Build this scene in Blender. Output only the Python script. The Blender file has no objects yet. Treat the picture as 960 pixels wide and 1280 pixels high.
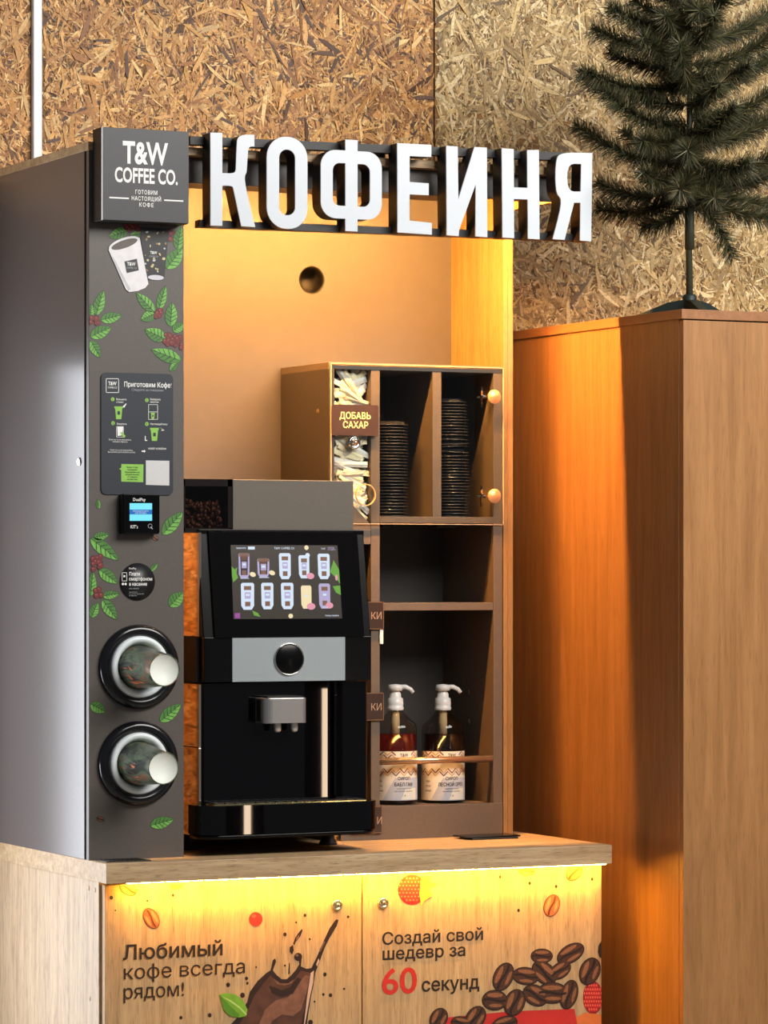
import bpy, bmesh, math, random
import numpy as np
from mathutils import Vector, Matrix
from mathutils.geometry import interpolate_bezier, delaunay_2d_cdt
R = math.radians
random.seed(7)
rng = np.random.default_rng(11)
scene = bpy.context.scene
col = scene.collection

# ------------------------------------------------------------------ camera
FPX, HORIZON, YAW = 4440.0, 716.0, R(25.6)
VX, VY = math.sin(YAW), math.cos(YAW)
RX, RY = math.cos(YAW), -math.sin(YAW)
CAM = (-2.7482, -7.1106, 1.5231)
cd = bpy.data.cameras.new('camera')
cam = bpy.data.objects.new('camera', cd)
col.objects.link(cam)
cam.location = CAM
cam.rotation_euler = (R(90), 0, -YAW)
cd.sensor_fit = 'VERTICAL'
cd.sensor_height = 36.0
cd.lens = FPX / 1280.0 * 36.0
cd.shift_y = (HORIZON - 640.0) / 1280.0
cd.clip_end = 60
scene.camera = cam

# ------------------------------------------------------------------ light
scene.view_settings.view_transform = 'Standard'
scene.view_settings.look = 'None'
scene.view_settings.gamma = 1.0
scene.view_settings.use_curve_mapping = False
scene.view_settings.exposure = 0.0
world = bpy.data.worlds.new('world')
scene.world = world
world.use_nodes = True
world.node_tree.nodes['Background'].inputs[0].default_value = (0.95, 0.97, 1.0, 1)
world.node_tree.nodes['Background'].inputs[1].default_value = 0.13

def area(name, loc, target, sx, sy, power, color):
    l = bpy.data.lights.new(name, 'AREA')
    l.shape = 'RECTANGLE'; l.size = sx; l.size_y = sy; l.energy = power; l.color = color
    o = bpy.data.objects.new(name, l)
    o.location = loc
    o.rotation_euler = (Vector(target) - Vector(loc)).to_track_quat('-Z', 'Y').to_euler()
    col.objects.link(o)
    return o
area('window_daylight', (-2.0, 0.75, 0.55), (0, 0.45, 0.75), 0.5, 0.9, 26, (0.90, 0.93, 1.0))
area('hall_ceiling_light', (1.9, -3.0, 3.7), (1.0, 0.3, 1.8), 3.0, 1.4, 205, (1.0, 0.96, 0.90))
LED_COL, LED_COUNTER = (1.0, 0.46, 0.11), (1.0, 0.47, 0.04)

# ------------------------------------------------------------------ survey helper: a point of a vertical plane y = Y
def pl(u, v, Y):
    k = (u - 480.0) / FPX
    a, b = VX + k * RX, VY + k * RY
    d = (Y - CAM[1]) / b
    return CAM[0] + d * a, CAM[2] + (HORIZON - v) / FPX * d

# ------------------------------------------------------------------ materials
def lin(c):
    return tuple(((x / 255) / 12.92 if x / 255 <= 0.04045 else ((x / 255 + 0.055) / 1.055) ** 2.4) for x in c)
MATS = {}
def base_mat(name):
    m = bpy.data.materials.new(name); m.use_nodes = True
    nt = m.node_tree
    return m, nt, nt.nodes['Principled BSDF']
def mat(name, rgb, rough=0.5, metal=0.0, spec=0.5, noise=0.06, nscale=60.0, coat=0.0, bump=0.0):
    if name in MATS: return MATS[name]
    m, nt, b = base_mat(name)
    c = lin(rgb)
    tc = nt.nodes.new('ShaderNodeTexCoord'); n = nt.nodes.new('ShaderNodeTexNoise')
    n.inputs['Scale'].default_value = nscale; n.inputs['Detail'].default_value = 4
    nt.links.new(tc.outputs['Object'], n.inputs['Vector'])
    rp = nt.nodes.new('ShaderNodeValToRGB')
    rp.color_ramp.elements[0].position = 0.3; rp.color_ramp.elements[1].position = 0.7
    rp.color_ramp.elements[0].color = tuple(x * (1 - noise) for x in c) + (1,)
    rp.color_ramp.elements[1].color = tuple(min(1, x * (1 + noise)) for x in c) + (1,)
    nt.links.new(n.outputs['Fac'], rp.inputs['Fac']); nt.links.new(rp.outputs['Color'], b.inputs['Base Color'])
    b.inputs['Roughness'].default_value = rough; b.inputs['Metallic'].default_value = metal
    b.inputs['Specular IOR Level'].default_value = spec; b.inputs['Coat Weight'].default_value = coat
    b.inputs['Coat Roughness'].default_value = 0.05
    if bump:
        bp = nt.nodes.new('ShaderNodeBump'); bp.inputs['Strength'].default_value = bump; bp.inputs['Distance'].default_value = 0.001
        nt.links.new(n.outputs['Fac'], bp.inputs['Height']); nt.links.new(bp.outputs['Normal'], b.inputs['Normal'])
    MATS[name] = m
    return m
def wood(name, light, dark, axis='Z', stretch=14.0, scale=9.0, rough=0.5, pore=0.5, contrast=(0.3, 0.72)):
    """laminate with grain running along one axis, fine pores and broad tone bands"""
    m, nt, b = base_mat(name)
    N, L = nt.nodes, nt.links
    tc = N.new('ShaderNodeTexCoord'); mp = N.new('ShaderNodeMapping')
    s = [stretch, stretch, stretch]; s['XYZ'.index(axis)] = 1.0
    mp.inputs['Scale'].default_value = s
    L.new(tc.outputs['Object'], mp.inputs['Vector'])
    n1 = N.new('ShaderNodeTexNoise'); n1.inputs['Scale'].default_value = scale * 0.45; n1.inputs['Detail'].default_value = 7
    n1.inputs['Roughness'].default_value = 0.62; n1.inputs['Distortion'].default_value = 0.6
    L.new(mp.outputs['Vector'], n1.inputs['Vector'])
    rp = N.new('ShaderNodeValToRGB')
    rp.color_ramp.elements[0].position, rp.color_ramp.elements[1].position = contrast
    rp.color_ramp.elements[0].color = lin(dark) + (1,); rp.color_ramp.elements[1].color = lin(light) + (1,)
    L.new(n1.outputs['Fac'], rp.inputs['Fac'])
    n2 = N.new('ShaderNodeTexNoise'); n2.inputs['Scale'].default_value = scale * 3.2; n2.inputs['Detail'].default_value = 3
    L.new(mp.outputs['Vector'], n2.inputs['Vector'])
    r2 = N.new('ShaderNodeValToRGB')
    r2.color_ramp.elements[0].position = 0.30; r2.color_ramp.elements[1].position = 0.46
    r2.color_ramp.elements[0].color = (1 - pore,) * 3 + (1,); r2.color_ramp.elements[1].color = (1, 1, 1, 1)
    L.new(n2.outputs['Fac'], r2.inputs['Fac'])
    mx = N.new('ShaderNodeMix'); mx.data_type = 'RGBA'; mx.blend_type = 'MULTIPLY'; mx.inputs['Factor'].default_value = 1
    L.new(rp.outputs['Color'], mx.inputs['A']); L.new(r2.outputs['Color'], mx.inputs['B'])
    L.new(mx.outputs['Result'], b.inputs['Base Color'])
    b.inputs['Roughness'].default_value = rough
    bp = N.new('ShaderNodeBump'); bp.inputs['Strength'].default_value = 0.12; bp.inputs['Distance'].default_value = 0.001
    L.new(n2.outputs['Fac'], bp.inputs['Height']); L.new(bp.outputs['Normal'], b.inputs['Normal'])
    MATS[name] = m
    return m
def emit(name, rgb, strength, linear=False):
    if name in MATS: return MATS[name]
    m, nt, b = base_mat(name)
    c = rgb if linear else lin(rgb)
    b.inputs['Base Color'].default_value = (0.02, 0.02, 0.02, 1) if not linear else (0.6, 0.5, 0.3, 1)
    b.inputs['Emission Color'].default_value = tuple(c) + (1,)
    b.inputs['Emission Strength'].default_value = strength
    b.inputs['Roughness'].default_value = 0.15
    MATS[name] = m
    return m
def glass(name, tint=(1, 1, 1), rough=0.02, mix=0.88):
    """thin clear sheet: mostly transparent with a glossy skin"""
    m, nt, b = base_mat(name)
    N, L = nt.nodes, nt.links
    tr = N.new('ShaderNodeBsdfTransparent'); tr.inputs[0].default_value = tuple(tint) + (1,)
    gl = N.new('ShaderNodeBsdfGlossy'); gl.inputs['Roughness'].default_value = rough
    fr = N.new('ShaderNodeFresnel'); fr.inputs['IOR'].default_value = 1.45
    ge = N.new('ShaderNodeNewGeometry'); iv = N.new('ShaderNodeMath'); iv.operation = 'SUBTRACT'; iv.inputs[0].default_value = 1.0
    L.new(ge.outputs['Backfacing'], iv.inputs[1]); mu = N.new('ShaderNodeMath'); mu.operation = 'MULTIPLY'
    L.new(fr.outputs[0], mu.inputs[0]); L.new(iv.outputs[0], mu.inputs[1])    # the far skin of a sheet adds no mirror of its own
    ms = N.new('ShaderNodeMixShader')
    L.new(mu.outputs[0], ms.inputs[0]); L.new(tr.outputs[0], ms.inputs[1]); L.new(gl.outputs[0], ms.inputs[2])
    L.new(ms.outputs[0], N['Material Output'].inputs['Surface'])
    MATS[name] = m
    return m

GREY = mat('taupe_laminate', (88, 82, 78), 0.42, noise=0.05, nscale=140)
GREY_EDGE = mat('taupe_edge_band', (158, 150, 147), 0.5, noise=0.04)
GROOVE = mat('dark_groove', (38, 30, 28), 0.7)
BEIGE = mat('beige_laminate', (70, 65, 64), 0.5, noise=0.04, nscale=30)
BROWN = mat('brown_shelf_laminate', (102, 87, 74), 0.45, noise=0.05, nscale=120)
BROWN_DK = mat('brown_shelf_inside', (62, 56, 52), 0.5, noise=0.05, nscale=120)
OAK_X = wood('oak_laminate_along_x', (205, 178, 140), (160, 128, 90), 'X')
OAK_Y = wood('oak_laminate_along_y', (208, 184, 150), (168, 138, 104), 'Y')
OAK_Z = wood('oak_laminate_along_z', (206, 180, 146), (166, 138, 106), 'Z', pore=0.4)
DOOR = wood('printed_oak_door', (204, 170, 124), (170, 134, 92), 'Z', stretch=20, scale=9, pore=0.38)
AMBER = wood('amber_oak_panel', (164, 126, 78), (138, 100, 56), 'Z', pore=0.3)
WALNUT = wood('walnut_cabinet', (176, 126, 78), (146, 101, 58), 'Z', stretch=16, scale=6, rough=0.38, pore=0.22)
WALNUT_Y = wood('walnut_cabinet_edge', (166, 114, 74), (140, 94, 56), 'Y', stretch=16, scale=6, rough=0.38, pore=0.22)
BLACK = mat('matte_black', (20, 20, 22), 0.55, noise=0.15)
SIGNBLK = mat('black_sign_film', (40, 42, 46), 0.42, noise=0.05)
RETURN = mat('black_letter_return', (19, 17, 17), 0.5)
GLOSS = mat('gloss_black', (4, 4, 6), 0.018, spec=0.4, noise=0.1)
SATIN = mat('satin_black', (6, 7, 9), 0.22, spec=0.2, noise=0.1)
WHITE = mat('white_acrylic', (207, 214, 222), 0.22, noise=0.015, nscale=18)
PAPER = mat('white_paper', (238, 236, 230), 0.6, noise=0.03)
INKW = mat('white_ink', (240, 240, 238), 0.6, noise=0.01)
INKG = mat('grey_ink', (168, 172, 178), 0.6, noise=0.01)
INKD = mat('dark_brown_ink', (34, 20, 14), 0.6, noise=0.02)
INKR = mat('red_ink', (196, 40, 30), 0.55, noise=0.05)
SILVER = mat('brushed_silver', (176, 188, 194), 0.32, metal=0.5, noise=0.02, nscale=300)
CHROME = mat('chrome', (210, 208, 204), 0.08, metal=1.0, noise=0.01)
STEEL = mat('satin_steel', (190, 182, 172), 0.25, metal=1.0, noise=0.03)
LEAF = mat('leaf_print_green', (112, 176, 78), 0.5, noise=0.22, nscale=160)
LEAFD = mat('leaf_print_dark', (38, 66, 32), 0.5, noise=0.1)
LEAFM = mat('leaf_print_mid', (74, 128, 54), 0.5, noise=0.2, nscale=160)
BERRY = mat('berry_print_red', (120, 44, 44), 0.5, noise=0.25, nscale=260)
BERRYD = mat('berry_print_dark', (66, 24, 26), 0.5, noise=0.1)
NAVY = mat('navy_poster_film', (40, 46, 56), 0.4, noise=0.04)
LIME = mat('lime_print', (140, 196, 80), 0.5, noise=0.05)
BEAN1 = mat('bean_print_brown', (74, 42, 26), 0.5, noise=0.35, nscale=240)
BEAN2 = mat('bean_print_dark', (32, 17, 12), 0.5, noise=0.2, nscale=200)
BEAN3 = mat('bean_print_light', (136, 86, 54), 0.5, noise=0.25, nscale=240)
ORBEAN = mat('orange_bean_print', (176, 100, 52), 0.5, noise=0.2, nscale=200)
ORBEAND = mat('orange_bean_print_dark', (104, 48, 22), 0.5, noise=0.2)
CHOC = mat('chocolate_print', (84, 50, 36), 0.5, noise=0.3, nscale=34)
CHOCD = mat('chocolate_print_dark', (42, 22, 15), 0.5, noise=0.2, nscale=40)
CHOCL = mat('chocolate_print_light', (124, 82, 62), 0.5, noise=0.22, nscale=60)

# ------------------------------------------------------------------ mesh builder
class MB:
    def __init__(s): s.v = []; s.f = []; s.m = []; s.sm = []
    def add(s, vs, fs, mi=0, smooth=False):
        o = len(s.v); s.v += [tuple(p) for p in vs]
        for f in fs: s.f.append([i + o for i in f]); s.m.append(mi); s.sm.append(smooth)
        return s
    def box(s, x0, x1, y0, y1, z0, z1, mi=0):
        vs = [(x, y, z) for z in (z0, z1) for y in (y0, y1) for x in (x0, x1)]
        return s.add(vs, [(0, 2, 3, 1), (4, 5, 7, 6), (0, 1, 5, 4), (2, 6, 7, 3), (0, 4, 6, 2), (1, 3, 7, 5)], mi)
    def prism(s, pts, y0, y1, mi=0, mside=None):
        """outline pts (x, z) counter-clockwise seen from the front, extruded from y0 (front) to y1"""
        n = len(pts); mside = mi if mside is None else mside
        s.add([(x, y0, z) for x, z in pts], [list(range(n))], mi)
        s.add([(x, y1, z) for x, z in pts], [list(range(n))[::-1]], mside)
        s.add([(x, y0, z) for x, z in pts] + [(x, y1, z) for x, z in pts],
              [(i, i + n, (i + 1) % n + n, (i + 1) % n) for i in range(n)], mside)
        return s
    def prismx(s, pts, x0, x1, mi=0):
        """outline pts (y, z) extruded along x"""
        n = len(pts)
        s.add([(x0, y, z) for y, z in pts] + [(x1, y, z) for y, z in pts],
              [list(range(n))[::-1], [i + n for i in range(n)]] + [(i, (i + 1) % n, (i + 1) % n + n, i + n) for i in range(n)], mi)
        return s
    def prismz(s, pts, z0, z1, mi=0, smooth=False):
        n = len(pts)
        s.add([(x, y, z0) for x, y in pts], [list(range(n))[::-1]], mi)
        s.add([(x, y, z1) for x, y in pts], [list(range(n))], mi)
        s.add([(x, y, z0) for x, y in pts] + [(x, y, z1) for x, y in pts],
              [(i, (i + 1) % n, (i + 1) % n + n, i + n) for i in range(n)], mi, smooth)
        return s
    def lathe(s, prof, c, axis='Z', n=32, mi=0, smooth=True):
        """profile [(radius, height)] turned about an axis through c; axis Y points to -y"""
        vs = []
        for r, h in prof:
            for k in range(n):
                a = 2 * math.pi * k / n
                p = (r * math.cos(a), r * math.sin(a), h)
                if axis == 'Y': p = (p[0], -p[2], p[1])
                elif axis == 'X': p = (p[2], p[1], p[0])
                vs.append((p[0] + c[0], p[1] + c[1], p[2] + c[2]))
        fs = []
        for i in range(len(prof) - 1):
            for k in range(n):
                fs.append((i * n + k, i * n + (k + 1) % n, (i + 1) * n + (k + 1) % n, (i + 1) * n + k))
        s.add(vs, fs, mi, smooth)
        return s
    def tube(s, pts, r, n=8, mi=0, r1=None):
        pts = [Vector(p) for p in pts]; vs = []; m = len(pts)
        for i, p in enumerate(pts):
            t = (pts[min(i + 1, m - 1)] - pts[max(i - 1, 0)]).normalized()
            a = t.cross(Vector((0.3, 0.2, 1)) if abs(t.z) < 0.9 else Vector((1, 0, 0.1))).normalized(); b = t.cross(a)
            rr = r if r1 is None else r + (r1 - r) * i / (m - 1)
            vs += [p + rr * (math.cos(2 * math.pi * k / n) * a + math.sin(2 * math.pi * k / n) * b) for k in range(n)]
        fs = [(i * n + k, i * n + (k + 1) % n, (i + 1) * n + (k + 1) % n, (i + 1) * n + k) for i in range(m - 1) for k in range(n)]
        fs += [list(range(n))[::-1], [(m - 1) * n + k for k in range(n)]]
        s.add(vs, fs, mi, True)
        return s
    def flat(s, pts, Y, mi=0):
        """flat printed outline on the plane y = Y, facing the front"""
        ar = sum(pts[i][0] * pts[(i + 1) % len(pts)][1] - pts[(i + 1) % len(pts)][0] * pts[i][1] for i in range(len(pts)))
        if ar < 0: pts = pts[::-1]
        return s.add([(x, Y, z) for x, z in pts], [list(range(len(pts)))], mi)
    def build(s, name, mats, parent=None, bevel=0.0, segs=2, fixn=True):
        me = bpy.data.meshes.new(name)
        off = Vector(parent['_o']) if parent is not None and '_o' in parent else Vector((0, 0, 0))
        me.from_pydata([Vector(p) - off for p in s.v], [], s.f)
        if not isinstance(mats, (list, tuple)): mats = [mats]
        for m in mats: me.materials.append(m)
        me.polygons.foreach_set('material_index', s.m); me.polygons.foreach_set('use_smooth', s.sm)
        if fixn:
            bm = bmesh.new(); bm.from_mesh(me)
            bmesh.ops.remove_doubles(bm, verts=bm.verts, dist=1e-6)
            if bevel or fixn == 'all': bmesh.ops.recalc_face_normals(bm, faces=bm.faces)
            bm.to_mesh(me); bm.free()
        o = bpy.data.objects.new(name, me); col.objects.link(o)
        if parent is not None: o.parent = parent; o['_o'] = tuple(off)
        if bevel:
            md = o.modifiers.new('bevel', 'BEVEL'); md.width = bevel; md.segments = segs; md.limit_method = 'ANGLE'; md.angle_limit = R(40)
        return o
def thing(name, label, cat, loc, group=None):
    o = bpy.data.objects.new(name, None); col.objects.link(o)
    o.empty_display_size = 0.05; o.location = loc; o['_o'] = tuple(loc)
    o['label'] = label; o['category'] = cat
    if group: o['group'] = group
    return o
def tag(o, label, cat, group=None):
    o['label'] = label; o['category'] = cat
    if group: o['group'] = group
    return o
def struct(o):
    o['kind'] = 'structure'; return o
def rrect(x0, x1, z0, z1, r, n=6):
    pts = []
    for cx, cz, a0 in ((x1 - r, z0 + r, -90), (x1 - r, z1 - r, 0), (x0 + r, z1 - r, 90), (x0 + r, z0 + r, 180)):
        for k in range(n + 1):
            a = R(a0 + 90 * k / n); pts.append((cx + r * math.cos(a), cz + r * math.sin(a)))
    return pts
def ell(cx, cz, rx, rz, rot=0, n=20):
    c, s_ = math.cos(rot), math.sin(rot)
    return [(cx + rx * math.cos(2 * math.pi * k / n) * c - rz * math.sin(2 * math.pi * k / n) * s_,
             cz + rx * math.cos(2 * math.pi * k / n) * s_ + rz * math.sin(2 * math.pi * k / n) * c) for k in range(n)]
def curve_mesh(name, loops, depth, Y, mats, parent):
    """filled outlines (with holes) of a flat shape, extruded by depth behind y = Y"""
    cu = bpy.data.curves.new(name, 'CURVE'); cu.dimensions = '2D'; cu.fill_mode = 'BOTH' if depth else 'FRONT'
    for lp in loops:
        sp = cu.splines.new('POLY'); sp.points.add(len(lp) - 1); sp.use_cyclic_u = True
        for p, (x, z) in zip(sp.points, lp): p.co = (x, z, 0, 1)
    cu.extrude = depth / 2
    return curve_to_obj(cu, name, Matrix.Translation((0, Y + depth / 2, 0)) @ Matrix.Rotation(R(90), 4, 'X'), mats, parent)
def curve_to_obj(cu, name, mtx, mats, parent):
    t = bpy.data.objects.new('tmp', cu); col.objects.link(t)
    dg = bpy.context.evaluated_depsgraph_get(); dg.update()
    me = bpy.data.meshes.new_from_object(t.evaluated_get(dg))
    bpy.data.objects.remove(t); 
    off = Vector(parent['_o']) if parent is not None and '_o' in parent else Vector((0, 0, 0))
    me.transform(Matrix.Translation(-off) @ mtx); me.name = name
    me.materials.clear(); me.materials.append(mats)
    o = bpy.data.objects.new(name, me); col.objects.link(o)
    if parent is not None: o.parent = parent; o['_o'] = tuple(off)
    return o
def glyph_mesh(body, bold=0.0, align='CENTER', spacing=1.0, res=4):
    """triangles of a line of lettering; overlapping outlines are merged by the non-zero winding rule"""
    cu = bpy.data.curves.new('tmp', 'FONT'); cu.body = body; cu.align_x = align; cu.size = 1.0; cu.space_character = spacing
    t = bpy.data.objects.new('tmp', cu); col.objects.link(t)
    dg = bpy.context.evaluated_depsgraph_get(); dg.update()
    loops = []
    for sp in t.to_curve(dg).splines:
        bz = sp.bezier_points; n = len(bz); lp = []
        for i in range(n):
            p, q_ = bz[i], bz[(i + 1) % n]
            if p.handle_right_type == 'VECTOR' and q_.handle_left_type == 'VECTOR' or ((p.handle_right - p.co).length < 1e-6 and (q_.handle_left - q_.co).length < 1e-6): lp.append(p.co.to_2d())
            else: lp += [v.to_2d() for v in interpolate_bezier(p.co, p.handle_right, q_.handle_left, q_.co, res + 1)[:-1]]
        cl = []
        for p in lp:
            if not cl or (p - cl[-1]).length > 1e-5: cl.append(p)
        if len(cl) > 2 and (cl[0] - cl[-1]).length < 1e-5: cl.pop()
        if len(cl) > 2: loops.append(np.array([tuple(p) for p in cl]))
    t.to_curve_clear(); bpy.data.objects.remove(t)
    ar = [0.5 * np.sum(l[:, 0] * np.roll(l[:, 1], -1) - np.roll(l[:, 0], -1) * l[:, 1]) for l in loops]
    if bold and loops:
        sg = 1 if ar[int(np.argmax(np.abs(ar)))] > 0 else -1
        out = []
        for l in loops:
            e1 = l - np.roll(l, 1, 0); e2 = np.roll(l, -1, 0) - l
            e1 /= np.linalg.norm(e1, axis=1)[:, None]; e2 /= np.linalg.norm(e2, axis=1)[:, None]
            n1 = np.stack([e1[:, 1], -e1[:, 0]], 1) * sg; n2 = np.stack([e2[:, 1], -e2[:, 0]], 1) * sg
            m = n1 + n2; d = np.maximum((m * n1).sum(1), 0.5)[:, None]
            out.append(l + m / d * bold)
        loops = out
    V = []; E_ = []
    for l in loops:
        o = len(V); V += [Vector(p) for p in l]; E_ += [(o + i, o + (i + 1) % len(l)) for i in range(len(l))]
    vo, eo, fo, _, _, _ = delaunay_2d_cdt(V, E_, [], 0, 1e-6)
    vo = np.array([tuple(p) for p in vo]); fo = np.array([f for f in fo if len(f) == 3])
    C = vo[fo].mean(1); W = np.zeros(len(C))
    for l in loops:
        A, B = l, np.roll(l, -1, 0)
        up = (A[None, :, 1] <= C[:, None, 1]) & (B[None, :, 1] > C[:, None, 1]); dn = (A[None, :, 1] > C[:, None, 1]) & (B[None, :, 1] <= C[:, None, 1])
        cr = (B[None, :, 0] - A[None, :, 0]) * (C[:, None, 1] - A[None, :, 1]) - (C[:, None, 0] - A[None, :, 0]) * (B[None, :, 1] - A[None, :, 1])
        W += (up & (cr > 0)).sum(1) - (dn & (cr < 0)).sum(1)
    fo = fo[W != 0]
    me = bpy.data.meshes.new('lettering'); me.from_pydata([(p[0], p[1], 0) for p in vo], [], fo.tolist())
    bm = bmesh.new(); bm.from_mesh(me); bmesh.ops.delete(bm, geom=[v for v in bm.verts if not v.link_faces], context='VERTS'); bm.to_mesh(me); bm.free()
    return me
def glyph_obj(me, name, mtx, mats, parent):
    off = Vector(parent['_o']) if parent is not None and '_o' in parent else Vector((0, 0, 0))
    me.transform(Matrix.Translation(-off) @ mtx); me.name = name; me.materials.append(mats)
    o = bpy.data.objects.new(name, me); col.objects.link(o)
    if parent is not None: o.parent = parent; o['_o'] = tuple(off)
    return o
def text(name, s, x, z, Y, h, mats, parent, sx=1.0, bold=0.0, align='CENTER', spacing=1.0, slope=0.0):
    """one line of lettering: x, z give its baseline anchor, h its capital height"""
    k = h / 0.727
    mtx = (Matrix.Translation((x, Y, z)) @ Matrix.Rotation(R(90), 4, 'X') @ Matrix.Rotation(slope, 4, 'Z')
           @ Matrix.Diagonal((k * sx, k, 1, 1)))
    return glyph_obj(glyph_mesh(s, bold, align, spacing, 4 if h > .012 else 2), name, mtx, mats, parent)
def ptext(name, s, u, v, Y, hpx, mats, parent, **kw):
    """lettering whose anchor and size are given as measured on the photograph, laid on the plane y = Y"""
    x, z = pl(u, v, Y); z2 = pl(u, v - hpx, Y)[1]
    return text(name, s, x, z, Y, z2 - z, mats, parent, **kw)
def P(pts, Y): return [pl(u, v, Y) for u, v in pts]

# ================================================================== THE SETTING
WALL_Y = 0.80
b = MB().box(-5, 6.5, -9.5, 0.95, -0.1, 0.0)
struct(b.build('floor', mat('grey_floor_tile', (150, 146, 140), 0.35, noise=0.08, nscale=6)))
OSB_BASE = mat('strand_board_core', (138, 100, 58), 0.75, noise=0.45, nscale=70, bump=0.6)
wall = struct(MB().box(-1.4, 6.5, WALL_Y + 0.02, WALL_Y + 0.14, 0, 4.2).build('wall_back', mat('stud_wall', (120, 100, 80), 0.8)))
def osb_material():
    m, nt, bs = base_mat('wood_strands'); N, L = nt.nodes, nt.links
    at = N.new('ShaderNodeAttribute'); at.attribute_name = 'strand_colour'
    tc = N.new('ShaderNodeTexCoord'); n = N.new('ShaderNodeTexNoise'); n.inputs['Scale'].default_value = 190; n.inputs['Detail'].default_value = 3
    L.new(tc.outputs['Object'], n.inputs['Vector'])
    r = N.new('ShaderNodeMapRange'); r.inputs['From Min'].default_value = 0.3; r.inputs['From Max'].default_value = 0.7
    r.inputs['To Min'].default_value = 0.72; r.inputs['To Max'].default_value = 1.12
    L.new(n.outputs['Fac'], r.inputs['Value'])
    mx = N.new('ShaderNodeMix'); mx.data_type = 'RGBA'; mx.blend_type = 'MULTIPLY'; mx.inputs['Factor'].default_value = 1
    L.new(at.outputs['Color'], mx.inputs['A']); L.new(r.outputs['Result'], mx.inputs['B'])
    L.new(mx.outputs['Result'], bs.inputs['Base Color']); bs.inputs['Roughness'].default_value = 0.55
    return m
STRAND = osb_material()
def osb_panel(x0, x1, z0, z1, palette, zlow=1.7):
    pan = MB().box(x0, x1, WALL_Y, WALL_Y + 0.018, z0, z1).build('strand_board', OSB_BASE, wall)
    parts = []
    area_ = (x1 - x0) * (z1 - max(z0, zlow))
    cols = np.array([lin(c) for c, w in palette]); wts = np.array([w for c, w in palette], float); wts /= wts.sum()
    for cnt, l0, l1, w0, w1, d0, d1 in ((5200, .025, .085, .004, .015, .0008, .0022), (11000, .008, .034, .0015, .006, .0016, .0034), (560, .06, .12, .006, .016, .0026, .0036)):
        n = int(cnt * area_)
        cx = rng.uniform(x0 + .01, x1 - .01, n); cz = rng.uniform(max(z0, zlow) + .01, z1 - .01, n)
        ln = rng.uniform(l0, l1, n) * .5; wd = rng.uniform(w0, w1, n) * .5
        an = rng.uniform(0, math.pi, n); an = np.where(rng.random(n) < .4, rng.normal(math.pi / 2, .7, n), an)
        # six-cornered sliver with ragged ends
        tx = np.stack([-ln, -ln * rng.uniform(.3, .8, n), ln * rng.uniform(.3, .9, n), ln, ln * rng.uniform(.2, .8, n), -ln * rng.uniform(.3, .9, n)], 1)
        ty = np.stack([wd * rng.uniform(-.8, .8, n), -wd * rng.uniform(.6, 1, n), -wd * rng.uniform(.6, 1, n), wd * rng.uniform(-.8, .8, n), wd * rng.uniform(.6, 1, n), wd * rng.uniform(.6, 1, n)], 1)
        X = np.clip(cx[:, None] + tx * np.cos(an)[:, None] - ty * np.sin(an)[:, None], x0, x1)
        Z = np.clip(cz[:, None] + tx * np.sin(an)[:, None] + ty * np.cos(an)[:, None], z0, z1)
        tilt = rng.normal(0, .035, n)[:, None] * tx + rng.normal(0, .09, n)[:, None] * ty
        Y = WALL_Y - rng.uniform(d0, d1, n)[:, None] + tilt
        V = np.stack([X, Y, Z], 2)
        C = cols[rng.choice(len(cols), n, p=wts)] * rng.uniform(.72, 1.22, n)[:, None]
        parts.append((V, C))
    V = np.concatenate([p[0] for p in parts]); C = np.concatenate([p[1] for p in parts]); n = len(V)
    me = bpy.data.meshes.new('strands')
    me.vertices.add(n * 6); me.vertices.foreach_set('co', V.reshape(-1).astype(np.float32))
    me.loops.add(n * 6); me.loops.foreach_set('vertex_index', np.arange(n * 6, dtype=np.int32))
    me.polygons.add(n); me.polygons.foreach_set('loop_start', np.arange(0, n * 6, 6, dtype=np.int32))
    at = me.attributes.new('strand_colour', 'FLOAT_COLOR', 'FACE')
    at.data.foreach_set('color', np.concatenate([np.clip(C, 0, 1), np.ones((n, 1))], 1).reshape(-1).astype(np.float32))
    me.update(calc_edges=True); me.materials.append(STRAND)
    o = bpy.data.objects.new('strands', me); col.objects.link(o); o.parent = pan; o['kind'] = 'stuff'
    return pan
WARM = [((222, 164, 92), 5), ((198, 138, 70), 6), ((166, 108, 52), 4), ((238, 192, 124), 3), ((106, 64, 30), 2)]
MIDP = [((218, 164, 92), 5), ((194, 136, 70), 6), ((156, 102, 50), 4), ((238, 196, 130), 3), ((86, 52, 26), 2.6)]
PALE = [((212, 182, 124), 5), ((190, 158, 102), 6), ((160, 130, 80), 4), ((232, 208, 158), 3.4), ((108, 84, 50), 1.6)]
PX0, PX1 = pl(39, 100, WALL_Y)[0], pl(50, 100, WALL_Y)[0]
WX0, WX1, WZ0, WZ1 = -1.05, -0.16, 0.30, 2.06
osb_panel(-1.4, WX0, 0.0, 3.3, WARM, 2.4)
osb_panel(WX0, WX1, 0.0, WZ0, WARM, 0.25)
osb_panel(WX0, WX1, WZ1, 3.3, WARM, 2.1)
osb_panel(WX1, PX0 - 0.001, 0.0, 3.3, WARM, 0.85)
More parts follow.
